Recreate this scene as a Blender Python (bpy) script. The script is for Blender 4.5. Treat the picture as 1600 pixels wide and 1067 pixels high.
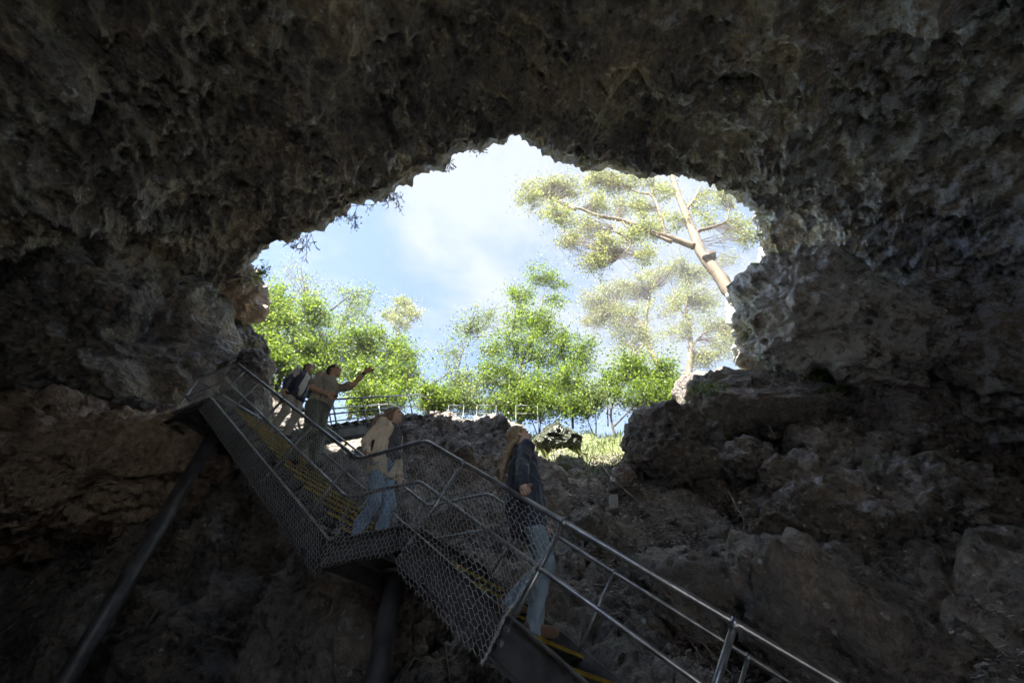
import bpy, bmesh, math, random
import numpy as np
from mathutils import Vector, Matrix

R = math.radians
random.seed(7)
RNG = np.random.default_rng(11)
for o in list(bpy.data.objects):
    bpy.data.objects.remove(o)
SC = bpy.context.scene
COL = SC.collection

# ------------------------------------------------------------------ camera
CZ = 1.6                                   # eye height above the cave floor
cam_d = bpy.data.cameras.new('camera')
cam = bpy.data.objects.new('camera', cam_d)
COL.objects.link(cam)
cam.location = (0, 0, CZ)
cam.rotation_euler = (R(135), 0, 0)        # wide lens, looking up 45 degrees
cam_d.sensor_fit = 'HORIZONTAL'
cam_d.sensor_width = 36
cam_d.lens = 14
cam_d.clip_start = 0.05
cam_d.clip_end = 1500
SC.camera = cam
F = 14 / 36 * 1600

def ray(u, v):
    x = (u - 800) / F
    y = (533 - v) / F
    return np.array([x, (1 - y) * .70711, (1 + y) * .70711])

def at(u, v, Y=None, dep=None, z=None):
    """a place seen towards (u, v) at distance Y ahead / depth / height above the eye"""
    d = ray(u, v)
    if Y is not None: s = Y / d[1]
    elif dep is not None: s = dep
    else: s = z / d[2]
    p = d * s
    p[2] += CZ
    return p

# ------------------------------------------------------------------ world, sun, exposure
SUN_EL, SUN_AZ = R(51.5), R(-115)              # azimuth counted from +X towards +Y
sun_dir = Vector((math.cos(SUN_EL) * math.cos(SUN_AZ), math.cos(SUN_EL) * math.sin(SUN_AZ), math.sin(SUN_EL)))
W = bpy.data.worlds.new('World')
SC.world = W
W.use_nodes = True
nt = W.node_tree
nt.nodes.clear()
def N(nt, t, **k):
    n = nt.nodes.new(t)
    for a, b in k.items():
        if a.startswith('i_'):
            n.inputs[a[2:].replace('_', ' ')].default_value = b
        else:
            setattr(n, a, b)
    return n
L_ = lambda nt, a, b: nt.links.new(a, b)
sky = N(nt, 'ShaderNodeTexSky', sky_type='NISHITA', sun_disc=False)
sky.sun_elevation = SUN_EL
sky.sun_rotation = math.pi / 2 - SUN_AZ
sky.air_density = 1.0; sky.dust_density = 0.3; sky.ozone_density = 1.3
tc = N(nt, 'ShaderNodeTexCoord')
sep = N(nt, 'ShaderNodeSeparateXYZ')
L_(nt, tc.outputs['Generated'], sep.inputs[0])
zc = N(nt, 'ShaderNodeMath', operation='MAXIMUM'); zc.inputs[1].default_value = 0.05
L_(nt, sep.outputs[2], zc.inputs[0])
za = N(nt, 'ShaderNodeMath', operation='ADD'); za.inputs[1].default_value = 0.25
L_(nt, zc.outputs[0], za.inputs[0])
dx = N(nt, 'ShaderNodeMath', operation='DIVIDE'); dy = N(nt, 'ShaderNodeMath', operation='DIVIDE')
L_(nt, sep.outputs[0], dx.inputs[0]); L_(nt, za.outputs[0], dx.inputs[1])
L_(nt, sep.outputs[1], dy.inputs[0]); L_(nt, za.outputs[0], dy.inputs[1])
cmb = N(nt, 'ShaderNodeCombineXYZ'); cmb.inputs[2].default_value = 3.7
L_(nt, dx.outputs[0], cmb.inputs[0]); L_(nt, dy.outputs[0], cmb.inputs[1])
cn = N(nt, 'ShaderNodeTexNoise', i_Scale=2.1, i_Detail=7.0, i_Roughness=0.58, i_Distortion=0.25)
L_(nt, cmb.outputs[0], cn.inputs['Vector'])
cr = N(nt, 'ShaderNodeValToRGB')
cr.color_ramp.elements[0].position = 0.44; cr.color_ramp.elements[0].color = (.04, .04, .04, 1)
cr.color_ramp.elements[1].position = 0.585; cr.color_ramp.elements[1].color = (1, 1, 1, 1)
L_(nt, cn.outputs[0], cr.inputs[0])
cm = N(nt, 'ShaderNodeMixRGB')
L_(nt, cr.outputs[0], cm.inputs[0])
L_(nt, sky.outputs[0], cm.inputs[1])
cm.inputs[2].default_value = (1.7, 1.9, 2.22, 1)       # sunlit cloud
bg = N(nt, 'ShaderNodeBackground', i_Strength=0.051)
L_(nt, cm.outputs[0], bg.inputs[0])
wo = N(nt, 'ShaderNodeOutputWorld')
L_(nt, bg.outputs[0], wo.inputs[0])

sun_d = bpy.data.lights.new('sun', 'SUN')
sun_d.energy = 4.2
sun_d.angle = R(0.5)
sun_d.color = (1, .95, .86)
sun = bpy.data.objects.new('sun', sun_d)
COL.objects.link(sun)
sun.rotation_euler = sun_dir.to_track_quat('Z', 'Y').to_euler()
sun.location = (20, 8, 40)

SC.view_settings.view_transform = 'Standard'
SC.view_settings.look = 'None'
SC.view_settings.exposure = 3.1
SC.view_settings.gamma = 1.0
SC.view_settings.use_curve_mapping = False
cy = SC.cycles
cy.use_denoising = True
cy.max_bounces = 8
cy.diffuse_bounces = 4
cy.glossy_bounces = 3
cy.transmission_bounces = 4
cy.transparent_max_bounces = 6
cy.sample_clamp_indirect = 4.0
cy.use_adaptive_sampling = True
cy.adaptive_threshold = 0.012
cy.adaptive_min_samples = 16
cy.caustics_reflective = False
cy.caustics_refractive = False

# ------------------------------------------------------------------ numpy noise
_perm = np.random.default_rng(5).permutation(256)
_perm = np.concatenate([_perm, _perm, _perm]).astype(np.int32)
_g = np.random.default_rng(6).normal(size=(256, 3))
_g = (_g / np.linalg.norm(_g, axis=1)[:, None]).astype(np.float32)
_rnd = np.random.default_rng(8).random((256, 3)).astype(np.float32)

def _hash(i, j, k):
    return _perm[_perm[_perm[i & 255] + (j & 255)] + (k & 255)]

def perlin(P, seed=0):
    P = np.asarray(P, np.float32) + np.float32(seed * 17.31)
    i = np.floor(P).astype(np.int32)
    f = P - i
    w = f * f * f * (f * (f * 6 - 15) + 10)
    out = np.zeros(len(P), np.float32)
    for a in (0, 1):
        wa = w[:, 0] if a else 1 - w[:, 0]
        for b in (0, 1):
            wb = w[:, 1] if b else 1 - w[:, 1]
            for c in (0, 1):
                wc = w[:, 2] if c else 1 - w[:, 2]
                g = _g[_hash(i[:, 0] + a, i[:, 1] + b, i[:, 2] + c)]
                d = g[:, 0] * (f[:, 0] - a) + g[:, 1] * (f[:, 1] - b) + g[:, 2] * (f[:, 2] - c)
                out += wa * wb * wc * d
    return out * 1.6

def fbm(P, o=3, seed=0, gain=.5):
    s = np.zeros(len(P), np.float32); a = 1.0
    P = np.asarray(P, np.float32)
    for k in range(o):
        s += a * perlin(P * (2.03 ** k), seed + k * 3)
        a *= gain
    return s

def ridged(P, o=3, seed=0, gain=.5):
    s = np.zeros(len(P), np.float32); a = 1.0
    P = np.asarray(P, np.float32)
    for k in range(o):
        s += a * (1 - np.abs(perlin(P * (2.03 ** k), seed + k * 3)) * 1.8)
        a *= gain
    return s

def worley(P, seed=0, cell=False):
    P = np.asarray(P, np.float32) + np.float32(seed * 9.7)
    f1 = np.empty(len(P), np.float32); f2 = np.empty(len(P), np.float32); cv = np.empty(len(P), np.float32)
    for s0 in range(0, len(P), 120000):
        Q = P[s0:s0 + 120000]
        i = np.floor(Q).astype(np.int32); f = Q - i
        a1 = np.full(len(Q), 9., np.float32); a2 = a1.copy(); c1 = np.zeros(len(Q), np.float32)
        for a in (-1, 0, 1):
            for b in (-1, 0, 1):
                for c in (-1, 0, 1):
                    h = _hash(i[:, 0] + a, i[:, 1] + b, i[:, 2] + c)
                    r = _rnd[h]
                    d = (r[:, 0] + a - f[:, 0]) ** 2 + (r[:, 1] + b - f[:, 1]) ** 2 + (r[:, 2] + c - f[:, 2]) ** 2
                    a2 = np.minimum(a2, np.maximum(a1, d))
                    if cell: c1 = np.where(d < a1, r[:, 1], c1)
                    a1 = np.minimum(a1, d)
        f1[s0:s0 + 120000] = np.sqrt(a1); f2[s0:s0 + 120000] = np.sqrt(a2); cv[s0:s0 + 120000] = c1
    return (f1, f2, cv) if cell else (f1, f2)

def sstep(a, b, x):
    t = np.clip((x - a) / (b - a), 0, 1)
    return t * t * (3 - 2 * t)

def catmull(P, n):
    """Catmull-Rom through the rows of P (axis 0), n samples"""
    P = np.asarray(P, float)
    m = len(P)
    E = np.concatenate([[2 * P[0] - P[1]], P, [2 * P[-1] - P[-2]]])
    t = np.linspace(0, m - 1 - 1e-9, n)
    i = np.floor(t).astype(int); f = (t - i)
    f = f.reshape((-1,) + (1,) * (P.ndim - 1))
    a, b, c, d = E[i], E[i + 1], E[i + 2], E[i + 3]
    return .5 * (2 * b + (c - a) * f + (2 * a - 5 * b + 4 * c - d) * f ** 2 + (3 * b - a - 3 * c + d) * f ** 3)

# ------------------------------------------------------------------ object helpers
WL = {}                                      # world place of every object's origin
def mesh_np(name, V, Fc, smooth=False, attrs=None):
    """Fc: an (n,3) or (n,4) array, or a list of face tuples"""
    me = bpy.data.meshes.new(name)
    V = np.asarray(V, np.float32)
    if isinstance(Fc, np.ndarray):
        n, k = Fc.shape
        me.vertices.add(len(V)); me.vertices.foreach_set('co', V.ravel())
        me.loops.add(n * k); me.loops.foreach_set('vertex_index', Fc.astype(np.int32).ravel())
        me.polygons.add(n)
        me.polygons.foreach_set('loop_start', np.arange(0, n * k, k, dtype=np.int32))
        me.update(calc_edges=True)
        me.validate(verbose=False)
    else:
        me.from_pydata([tuple(map(float, v)) for v in V], [], [tuple(int(i) for i in f) for f in Fc])
        me.update()
    if smooth:
        me.polygons.foreach_set('use_smooth', np.ones(len(me.polygons), bool))
    for a, vals in (attrs or {}).items():
        at_ = me.attributes.new(a, 'FLOAT', 'POINT')
        at_.data.foreach_set('value', np.asarray(vals, np.float32))
    return me

def link(name, me, mat=None, parent=None, loc=(0, 0, 0), rot=None, local=False):
    """loc is a world place unless local"""
    o = bpy.data.objects.new(name, me)
    COL.objects.link(o)
    if mat is not None and me is not None:
        if not me.materials:
            me.materials.append(mat)
    if parent is not None:
        o.parent = parent
        if local:
            o.location = loc
            WL[o] = np.zeros(3)
        else:
            o.location = tuple(np.array(loc, float) - WL[parent])
            WL[o] = np.array(loc, float)
    else:
        o.location = tuple(loc)
        WL[o] = np.array(loc, float)
    if rot is not None:
        o.rotation_euler = rot
    return o

def thing(name, label, cat, loc, group=None):
    o = link(name, None, None, None, loc)
    return tag(o, label, cat, group)

def tag(o, label=None, cat=None, group=None, kind=None):
    if label: o['label'] = label
    if cat: o['category'] = cat
    if group: o['group'] = group
    if kind: o['kind'] = kind
    return o

class MB:
    def __init__(s): s.v = []; s.f = []; s.n = 0
    def add(s, V, Fc):
        V = np.asarray(V, float)
        s.v.append(V)
        s.f += [tuple(i + s.n for i in f) for f in Fc]
        s.n += len(V)
    def box(s, c, ax, ay, az):
        """c centre, ax ay az half-extent vectors"""
        c, ax, ay, az = map(lambda q: np.asarray(q, float), (c, ax, ay, az))
        V = [c + i * ax + j * ay + k * az for k in (-1, 1) for j in (-1, 1) for i in (-1, 1)]
        s.add(V, [(0, 2, 3, 1), (4, 5, 7, 6), (0, 1, 5, 4), (2, 6, 7, 3), (0, 4, 6, 2), (1, 3, 7, 5)])
    def tube(s, path, r, sides=8, cap=True):
        P = np.asarray(path, float)
        n = len(P)
        rr = np.broadcast_to(np.asarray(r, float), (n,))
        T = np.gradient(P, axis=0)
        T /= np.linalg.norm(T, axis=1)[:, None] + 1e-12
        a = np.array([0, 0, 1.]) if abs(T[0][2]) < .9 else np.array([1., 0, 0])
        x = np.cross(T[0], a); x /= np.linalg.norm(x)
        V = []
        for k in range(n):
            x = x - T[k] * np.dot(x, T[k]); x /= np.linalg.norm(x) + 1e-12
            y = np.cross(T[k], x)
            for q in range(sides):
                an = 2 * math.pi * q / sides
                V.append(P[k] + rr[k] * (math.cos(an) * x + math.sin(an) * y))
        Fc = []
        for k in range(n - 1):
            for q in range(sides):
                b = (q + 1) % sides
                Fc.append((k * sides + q, k * sides + b, (k + 1) * sides + b, (k + 1) * sides + q))
        if cap:
            Fc.append(tuple(range(sides - 1, -1, -1)))
            Fc.append(tuple((n - 1) * sides + q for q in range(sides)))
        s.add(V, Fc)
    def mesh(s, name, smooth=False):
        return mesh_np(name, np.concatenate(s.v), s.f, smooth)
    def build(s, name, mat, parent=None, smooth=False):
        return link(name, s.mesh(name, smooth), mat, parent)

def tubes_np(A, B, r, sides=3):
    """many thin straight rods at once (no caps)"""
    A = np.asarray(A, float); B = np.asarray(B, float)
    n = len(A)
    r = np.broadcast_to(np.asarray(r, float), (n,))
    T = B - A; T = T / (np.linalg.norm(T, axis=1)[:, None] + 1e-12)
    ref = np.where(np.abs(T[:, 2:3]) < .9, np.array([[0, 0, 1.]]), np.array([[1., 0, 0]]))
    X = np.cross(T, ref); X /= np.linalg.norm(X, axis=1)[:, None]
    Y = np.cross(T, X)
    V = np.empty((n, 2, sides, 3))
    for q in range(sides):
        an = 2 * math.pi * q / sides
        off = r[:, None] * (math.cos(an) * X + math.sin(an) * Y)
        V[:, 0, q] = A + off; V[:, 1, q] = B + off
    base = (np.arange(n) * 2 * sides)[:, None]
    Fc = []
    for q in range(sides):
        b = (q + 1) % sides
        Fc.append(np.concatenate([base + q, base + b, base + sides + b, base + sides + q], axis=1))
    return V.reshape(-1, 3), np.concatenate(Fc)

def leaves_np(P, size, rng, aspect=.5, updir=None):
    """diamond leaves at the points P"""
    n = len(P)
    a = rng.normal(size=(n, 3)); a /= np.linalg.norm(a, axis=1)[:, None]
    if updir is not None:
        a = a + np.asarray(updir); a /= np.linalg.norm(a, axis=1)[:, None]
    b = np.cross(a, rng.normal(size=(n, 3))); b /= np.linalg.norm(b, axis=1)[:, None] + 1e-9
    s = (size * rng.uniform(.45, 1.45, n))[:, None]
    nn = np.cross(a, b)
    V = np.stack([P, P + a * s * .5 + b * s * aspect * .5 + nn * s * .08, P + a * s, P + a * s * .5 - b * s * aspect * .5 + nn * s * .08], axis=1)
    Fc = np.arange(n * 4).reshape(n, 4)
    return V.reshape(-1, 3), Fc

# ------------------------------------------------------------------ materials
def new_mat(name):
    m = bpy.data.materials.new(name)
    m.use_nodes = True
    t = m.node_tree
    b = t.nodes['Principled BSDF']
    return m, t, b

def ramp(t, fac, pts):
    r = N(t, 'ShaderNodeValToRGB')
    e = r.color_ramp.elements
    while len(e) < len(pts): e.new(.5)
    for q, (p, c) in zip(e, pts):
        q.position = p
        q.color = (c, c, c, 1) if not hasattr(c, '__len__') else (*c, 1)
    L_(t, fac, r.inputs[0])
    return r.outputs[0]

def noise(t, vec, scale, detail=6, rough=.55, dist=0):
    n = N(t, 'ShaderNodeTexNoise', i_Scale=scale, i_Detail=detail, i_Roughness=rough, i_Distortion=dist)
    L_(t, vec, n.inputs['Vector'])
    return n.outputs[0]

def mix(t, fac, a, b, mode='MIX'):
    m = N(t, 'ShaderNodeMixRGB', blend_type=mode)
    for s, v in ((0, fac), (1, a), (2, b)):
        if hasattr(v, 'is_linked') or isinstance(v, bpy.types.NodeSocket): L_(t, v, m.inputs[s])
        else: m.inputs[s].default_value = v if not hasattr(v, '__len__') else (*v, 1)
    return m.outputs[0]

def math_(t, op, a, b):
    m = N(t, 'ShaderNodeMath', operation=op)
    for s, v in ((0, a), (1, b)):
        if isinstance(v, bpy.types.NodeSocket): L_(t, v, m.inputs[s])
        else: m.inputs[s].default_value = v
    return m.outputs[0]

def rock_mat(name, dark, mid, warm, crust, crust_bias, bump=.9, scale=1.0, moss=None, rough=.38, glint_flecks=.8):
    m, t, b = new_mat(name)
    g = N(t, 'ShaderNodeNewGeometry')
    v = g.outputs['Position']
    n1 = noise(t, v, .55 * scale, 3, .6)
    c = ramp(t, n1, [(.30, dark), (.52, mid), (.70, warm)])
    n2 = noise(t, v, 1.9 * scale, 5, .65)
    c = mix(t, ramp(t, n2, [(.48, 0), (.66, .75)]), c, warm)
    n3 = noise(t, v, 7 * scale, 4, .7)
    c = mix(t, 1.0, c, ramp(t, n3, [(.25, .42), (.55, 1.0), (.8, 1.45)]), 'MULTIPLY')
    at_ = N(t, 'ShaderNodeAttribute', attribute_name='crust')
    n4 = noise(t, v, 2.3 * scale, 6, .74)
    n4 = math_(t, 'ADD', n4, math_(t, 'MULTIPLY', at_.outputs['Fac'], .16))
    n4 = math_(t, 'ADD', n4, crust_bias)
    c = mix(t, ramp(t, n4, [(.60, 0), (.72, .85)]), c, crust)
    if moss is not None:
        am = N(t, 'ShaderNodeAttribute', attribute_name='moss')
        n5 = noise(t, v, 3.1, 4, .65)
        n5 = math_(t, 'ADD', n5, math_(t, 'MULTIPLY', am.outputs['Fac'], .35))
        c = mix(t, ramp(t, n5, [(.62, 0), (.78, .8)]), c, moss)
    # pale flecks painted into the colour as glints
    vo = N(t, 'ShaderNodeTexVoronoi', i_Scale=5.0 * scale)
    L_(t, v, vo.inputs['Vector'])
    c = mix(t, math_(t, 'MULTIPLY', ramp(t, vo.outputs[0], [(.10, 1), (.19, 0)]), ramp(t, n2, [(.5, 0), (.58, glint_flecks)])), c, (.72, .73, .75))
    L_(t, c, b.inputs['Base Color'])
    L_(t, ramp(t, n4, [(.35, rough - .2), (.62, rough + .3)]), b.inputs['Roughness'])      # damp and dry patches
    b.inputs['Specular IOR Level'].default_value = .55
    nb = noise(t, v, 9 * scale, 5, .75)
    vb = N(t, 'ShaderNodeTexVoronoi', i_Scale=10.0 * scale)
    L_(t, v, vb.inputs['Vector'])
    h = math_(t, 'ADD', nb, math_(t, 'MULTIPLY', vb.outputs[0], .55))
    bp = N(t, 'ShaderNodeBump', i_Strength=bump, i_Distance=.12 / scale)
    L_(t, h, bp.inputs['Height'])
    L_(t, bp.outputs[0], b.inputs['Normal'])
    return m

M = {}
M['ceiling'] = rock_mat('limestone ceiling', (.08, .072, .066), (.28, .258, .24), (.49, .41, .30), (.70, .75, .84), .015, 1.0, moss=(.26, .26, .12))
M['boulder'] = rock_mat('brown boulder rock', (.09, .078, .07), (.24, .212, .195), (.39, .315, .255), (.64, .66, .71), -.01, 1.0, moss=(.12, .14, .055))
M['slope'] = rock_mat('earthy slope rock', (.08, .068, .06), (.215, .19, .172), (.39, .315, .25), (.58, .59, .62), -.025, 1.0, moss=(.13, .17, .05))
M['crusted'] = rock_mat('white crusted rock', (.10, .088, .08), (.26, .22, .19), (.42, .33, .24), (.77, .77, .77), .15, 1.0, moss=(.14, .17, .07))
M['mossy'] = rock_mat('dark mossy rock', (.02, .024, .015), (.04, .048, .025), (.055, .065, .022), (.08, .085, .06), -.1, .9, glint_flecks=0.)
M['ledge'] = rock_mat('tan ledge rock', (.24, .175, .13), (.47, .35, .26), (.60, .46, .33), (.58, .53, .47), -.10, 1.0)

def plain(name, col, rough=.6, metal=0., nscale=30, var=.25, spec=.5, bump=0):
    m, t, b = new_mat(name)
    g = N(t, 'ShaderNodeNewGeometry')
    n = noise(t, g.outputs['Position'], nscale, 5, .6)
    lo = tuple(c * (1 - var) for c in col); hi = tuple(min(1, c * (1 + var)) for c in col)
    L_(t, ramp(t, n, [(.35, lo), (.65, hi)]), b.inputs['Base Color'])
    b.inputs['Roughness'].default_value = rough
    b.inputs['Metallic'].default_value = metal
    b.inputs['Specular IOR Level'].default_value = spec
    if bump:
        bp = N(t, 'ShaderNodeBump', i_Strength=bump, i_Distance=.01)
        L_(t, n, bp.inputs['Height']); L_(t, bp.outputs[0], b.inputs['Normal'])
    return m
M['steel'] = plain('galvanised steel', (.36, .375, .40), .32, .8, 9, .35)
M['dark_steel'] = plain('weathered dark steel', (.13, .13, .135), .5, .5, 5, .35)
M['wire'] = plain('galvanised wire', (.62, .63, .66), .36, .45, 40, .3)
M['yellow'] = plain('worn yellow nosing', (.46, .33, .035), .55, 0, 14, .35)
M['rust'] = plain('concrete', (.45, .45, .44), .8, 0, 12, .2)

def leaf_mat(name, cols, trans, tfac=.5):
    m = bpy.data.materials.new(name)
    m.use_nodes = True
    t = m.node_tree
    t.nodes.clear()
    g = N(t, 'ShaderNodeNewGeometry')
    c = ramp(t, g.outputs['Random Per Island'], [(i / (len(cols) - 1), q) for i, q in enumerate(cols)])
    d = N(t, 'ShaderNodeBsdfPrincipled', i_Roughness=.5)
    L_(t, c, d.inputs['Base Color'])
    tr = N(t, 'ShaderNodeBsdfTranslucent')
    L_(t, mix(t, 1.0, c, trans, 'MULTIPLY'), tr.inputs[0])
    mx = N(t, 'ShaderNodeMixShader'); mx.inputs[0].default_value = tfac
    L_(t, d.outputs[0], mx.inputs[1]); L_(t, tr.outputs[0], mx.inputs[2])
    o = N(t, 'ShaderNodeOutputMaterial')
    L_(t, mx.outputs[0], o.inputs[0])
    return m
M['leaf'] = leaf_mat('fresh green leaves', [(.052, .10, .014), (.095, .155, .025), (.155, .20, .043)], (2.1, 2.0, 1.1), .5)
M['leaf_dark'] = leaf_mat('mid green leaves', [(.07, .11, .04), (.12, .165, .06), (.18, .21, .09)], (2., 2., 1.4), .5)
M['gum_leaf'] = leaf_mat('olive gum leaves', [(.11, .13, .045), (.165, .185, .065), (.23, .24, .10)], (1.8, 1.8, 1.4), .5)
M['grass'] = leaf_mat('grass', [(.05, .085, .02), (.09, .13, .03), (.16, .16, .06)], (2.2, 2.2, 1.5), .5)
M['litter'] = leaf_mat('dry leaf litter', [(.12, .095, .08), (.36, .31, .27), (.74, .71, .68)], (1, 1, 1), .1)
M['twig'] = plain('dry grey twig', (.26, .23, .21), .8, 0, 20, .3)
M['bark_dark'] = plain('dark bark', (.07, .055, .045), .85, 0, 8, .3)

def gum_bark():
    m, t, b = new_mat('smooth gum bark')
    g = N(t, 'ShaderNodeNewGeometry')
    mp = N(t, 'ShaderNodeMapping'); mp.inputs['Scale'].default_value = (1, 1, .25)
    L_(t, g.outputs['Position'], mp.inputs[0])
    n = noise(t, mp.outputs[0], 1.6, 8, .65, .5)
    c = ramp(t, n, [(.36, (.03, .02, .013)), (.44, (.085, .058, .036)), (.54, (.15, .115, .078)), (.66, (.05, .042, .034))])
    L_(t, c, b.inputs['Base Color'])
    b.inputs['Roughness'].default_value = .8
    bp = N(t, 'ShaderNodeBump', i_Strength=.5, i_Distance=.08)
    L_(t, n, bp.inputs['Height']); L_(t, bp.outputs[0], b.inputs['Normal'])
    return m
M['gum'] = gum_bark()
M['burl'] = plain('dark burl', (.10, .085, .075), .9, 0, 5, .4, bump=.6)

# ------------------------------------------------------------------ the cave roof and walls
# lip of the roof opening, from the left foot over the top to the right foot
LIP = [(325, 548, 12.0), (312, 498, 12.3), (350, 450, 12.3), (415, 388, 12.2), (500, 350, 12.0), (560, 314, 12.0),
       (610, 293, 12.0), (665, 261, 12.0), (710, 236, 12.0), (760, 221, 12.1), (815, 211, 12.1), (870, 233, 12.3),
       (930, 256, 12.5), (1000, 267, 12.6), (1060, 272, 12.8), (1112, 280, 13.0), (1156, 304, 13.2), (1192, 336, 13.6),
       (1206, 400, 15.0), (1250, 470, 16.0), (1310, 560, 16.5)]
LP = [at(u, v, dep=d) for u, v, d in LIP]
LP = [np.array([-6.9, 11.0, 7.0 + CZ - 3]), np.array([-7.8, 9.6, 7.4 + CZ])] + LP + [np.array([12.5, 12.5, 7.5 + CZ])]
HC = np.array([.5, 10.0])
def column(p, i):
    o = p[:2] - HC
    o = o / np.linalg.norm(o)
    side = abs(o[0]) ** 1.5
    k = 1.0 - .42 * side
    z = p[2]
    rows = [(12 * 1.0, z + 5.5), (3.5, z + 3.6), (.5, z + 2.2), (-.12, z + .8), (0, z), (.5 * k, z - .12), (1.7 * k, z - .55), (4 * k, z - 1.6),
            (6.6 * k, z - 3.0), (8.9 * k, z - 5.2), (10.6 * k, z * .42), (11.6 * k, z * .2), (12.0 * k, -.8)]
    return [np.array([*(p[:2] + o * d), zz]) for d, zz in rows]
G0 = np.array([column(p, i) for i, p in enumerate(LP)])          # (t, s, 3)
NT, NS = 900, 560
G1 = catmull(G0, NT)
# more rows where the roof is close to the lip
G2 = catmull(np.swapaxes(G1, 0, 1), 2400)                        # (s, t, 3)
nsr = G0.shape[1] - 1
s_of = np.interp(np.linspace(0, 1, NS), [0, .04, .10, .16, .30, .75, 1.0], [0, 2 / nsr, 3 / nsr, 4 / nsr, 6 / nsr, 9.2 / nsr, 1])
G = G2[np.clip((s_of * 2399).astype(int), 0, 2399)]
G = np.swapaxes(G, 0, 1).copy()                                  # (NT, NS, 3)
def grid_normals(G):
    a = np.gradient(G, axis=0); b = np.gradient(G, axis=1)
    n = np.cross(a, b)
    return n / (np.linalg.norm(n, axis=2)[:, :, None] + 1e-9)
NN = grid_normals(G)
# make the normals point into the cave
ci = G[NT // 2, int(NS * .5)]
if np.dot(NN[NT // 2, int(NS * .5)], np.array([0, 3, 4.]) - ci) < 0: NN = -NN
P = G.reshape(-1, 3)
warp = np.stack([fbm(P / 1.3, 2, 31), fbm(P / 1.3, 2, 41), fbm(P / 1.3, 2, 51)], 1)
srow = np.tile(np.arange(NS), NT) / (NS - 1)
low = .85 * fbm(P / 4.2, 2, 1) + .40 * fbm(P / 1.7, 2, 7)
low *= np.interp(srow, [0, .05, .13, .17, .28, 1], [.3, .4, .35, .4, 1, 1])
msk = .55 + .45 * sstep(-.25, .25, fbm(P / 2.2, 2, 61))
f1, f2, cv = worley(P / 1.0 + warp * .25, 1, True)
d = .26 * np.clip(f1, 0, 1) ** 1.2 + .30 * (cv - .5) * sstep(0, .12, f2 - f1)
f1b, f2b, cvb = worley(P / .43 + warp * .4, 2, True)
d += .50 * msk * (np.clip(f1b, 0, 1) / .85) ** 2.0 + .16 * (cvb - .5) * sstep(0, .15, f2b - f1b)
f1c, f2c = worley(P / .19 + warp * .6, 3)
d += .26 * msk * (np.clip(f1c, 0, 1) / .85) ** 2.0
d += .06 * fbm(P / .13, 2, 77)
d = (d - .35) * np.interp(srow, [0, .05, .12, .17, .24, 1], [.3, .4, .45, .5, 1, 1]) + .35 * np.interp(srow, [0, .05, .13, .18, 1], [.3, .5, .9, 1, 1])
d = low + d - .38
P2 = P + NN.reshape(-1, 3) * d[:, None]
idx = np.arange(NT * NS).reshape(NT, NS)
Q = np.stack([idx[:-1, :-1], idx[1:, :-1], idx[1:, 1:], idx[:-1, 1:]], -1).reshape(-1, 4)
fc = P2[Q].mean(1)
fill_opening = (fc[:, 1] < -4) & (((fc[:, 0] - .5) / 2.2) ** 2 + ((fc[:, 2] - 5.2) / 1.8) ** 2 < 1)   # added opening, unseen behind the eye, cut to let in fill daylight
Q = Q[~fill_opening]
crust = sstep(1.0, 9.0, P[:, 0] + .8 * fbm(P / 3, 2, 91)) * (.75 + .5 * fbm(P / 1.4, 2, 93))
moss = sstep(.35, .0, srow) * .4
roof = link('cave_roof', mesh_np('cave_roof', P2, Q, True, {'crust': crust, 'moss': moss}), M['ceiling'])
tag(roof, 'dark pitted limestone roof and walls arching round the sky opening', None, kind='structure')

# ------------------------------------------------------------------ the ground: cave floor, debris slope, land outside
def ground_z(x, y):
    """height above the eye of the smooth ground"""
    x = np.asarray(x, float); y = np.asarray(y, float)
    c = np.interp(y, [-100, 1, 3, 4, 5, 6.5, 8.5, 10.5, 12.5, 14, 20, 40, 400], [-1.6, -1.6, -.9, -.2, .5, 1.6, 3.4, 5.7, 7.75, 8.3, 9.2, 10.5, 12])
    l = np.interp(y, [-100, 3, 6.2, 7.0, 7.9, 9.3, 11, 12.5, 14, 20, 40, 400], [-1.6, -1.6, -1.2, .6, 2.9, 4.6, 6.6, 7.9, 8.5, 9.2, 10.5, 12])
    g = l + (c - l) * sstep(-3.4, -1.5, x)
    A = np.interp(y, [4.4, 5.4, 7.2, 8.8, 9.9, 11.2, 12.6, 14], [0, .25, .85, 1.35, 1.75, 1.1, .3, 0])
    xr = np.interp(y, [4, 5, 7.3, 8.6, 9.6, 11], [1.5, 1.6, 1.8, 1.35, .7, .3])
    g = g + A * sstep(.30, -.30, x - xr) * (.5 + .5 * sstep(1.8, -1.6, x)) * sstep(-4.6, -2.4, x)
    g = g + np.clip(x - 4.2, 0, 9) * .16 * sstep(3, 8, y) * sstep(20, 12, y) - .5 * sstep(3.8, 5.2, x) * sstep(9.8, 8.6, y) * sstep(3, 4.5, y)
    g = g + np.clip(-x - 7.0, 0, 6) * .8 * sstep(7.5, 9.5, y) * sstep(22, 14, y)
    return g

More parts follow.
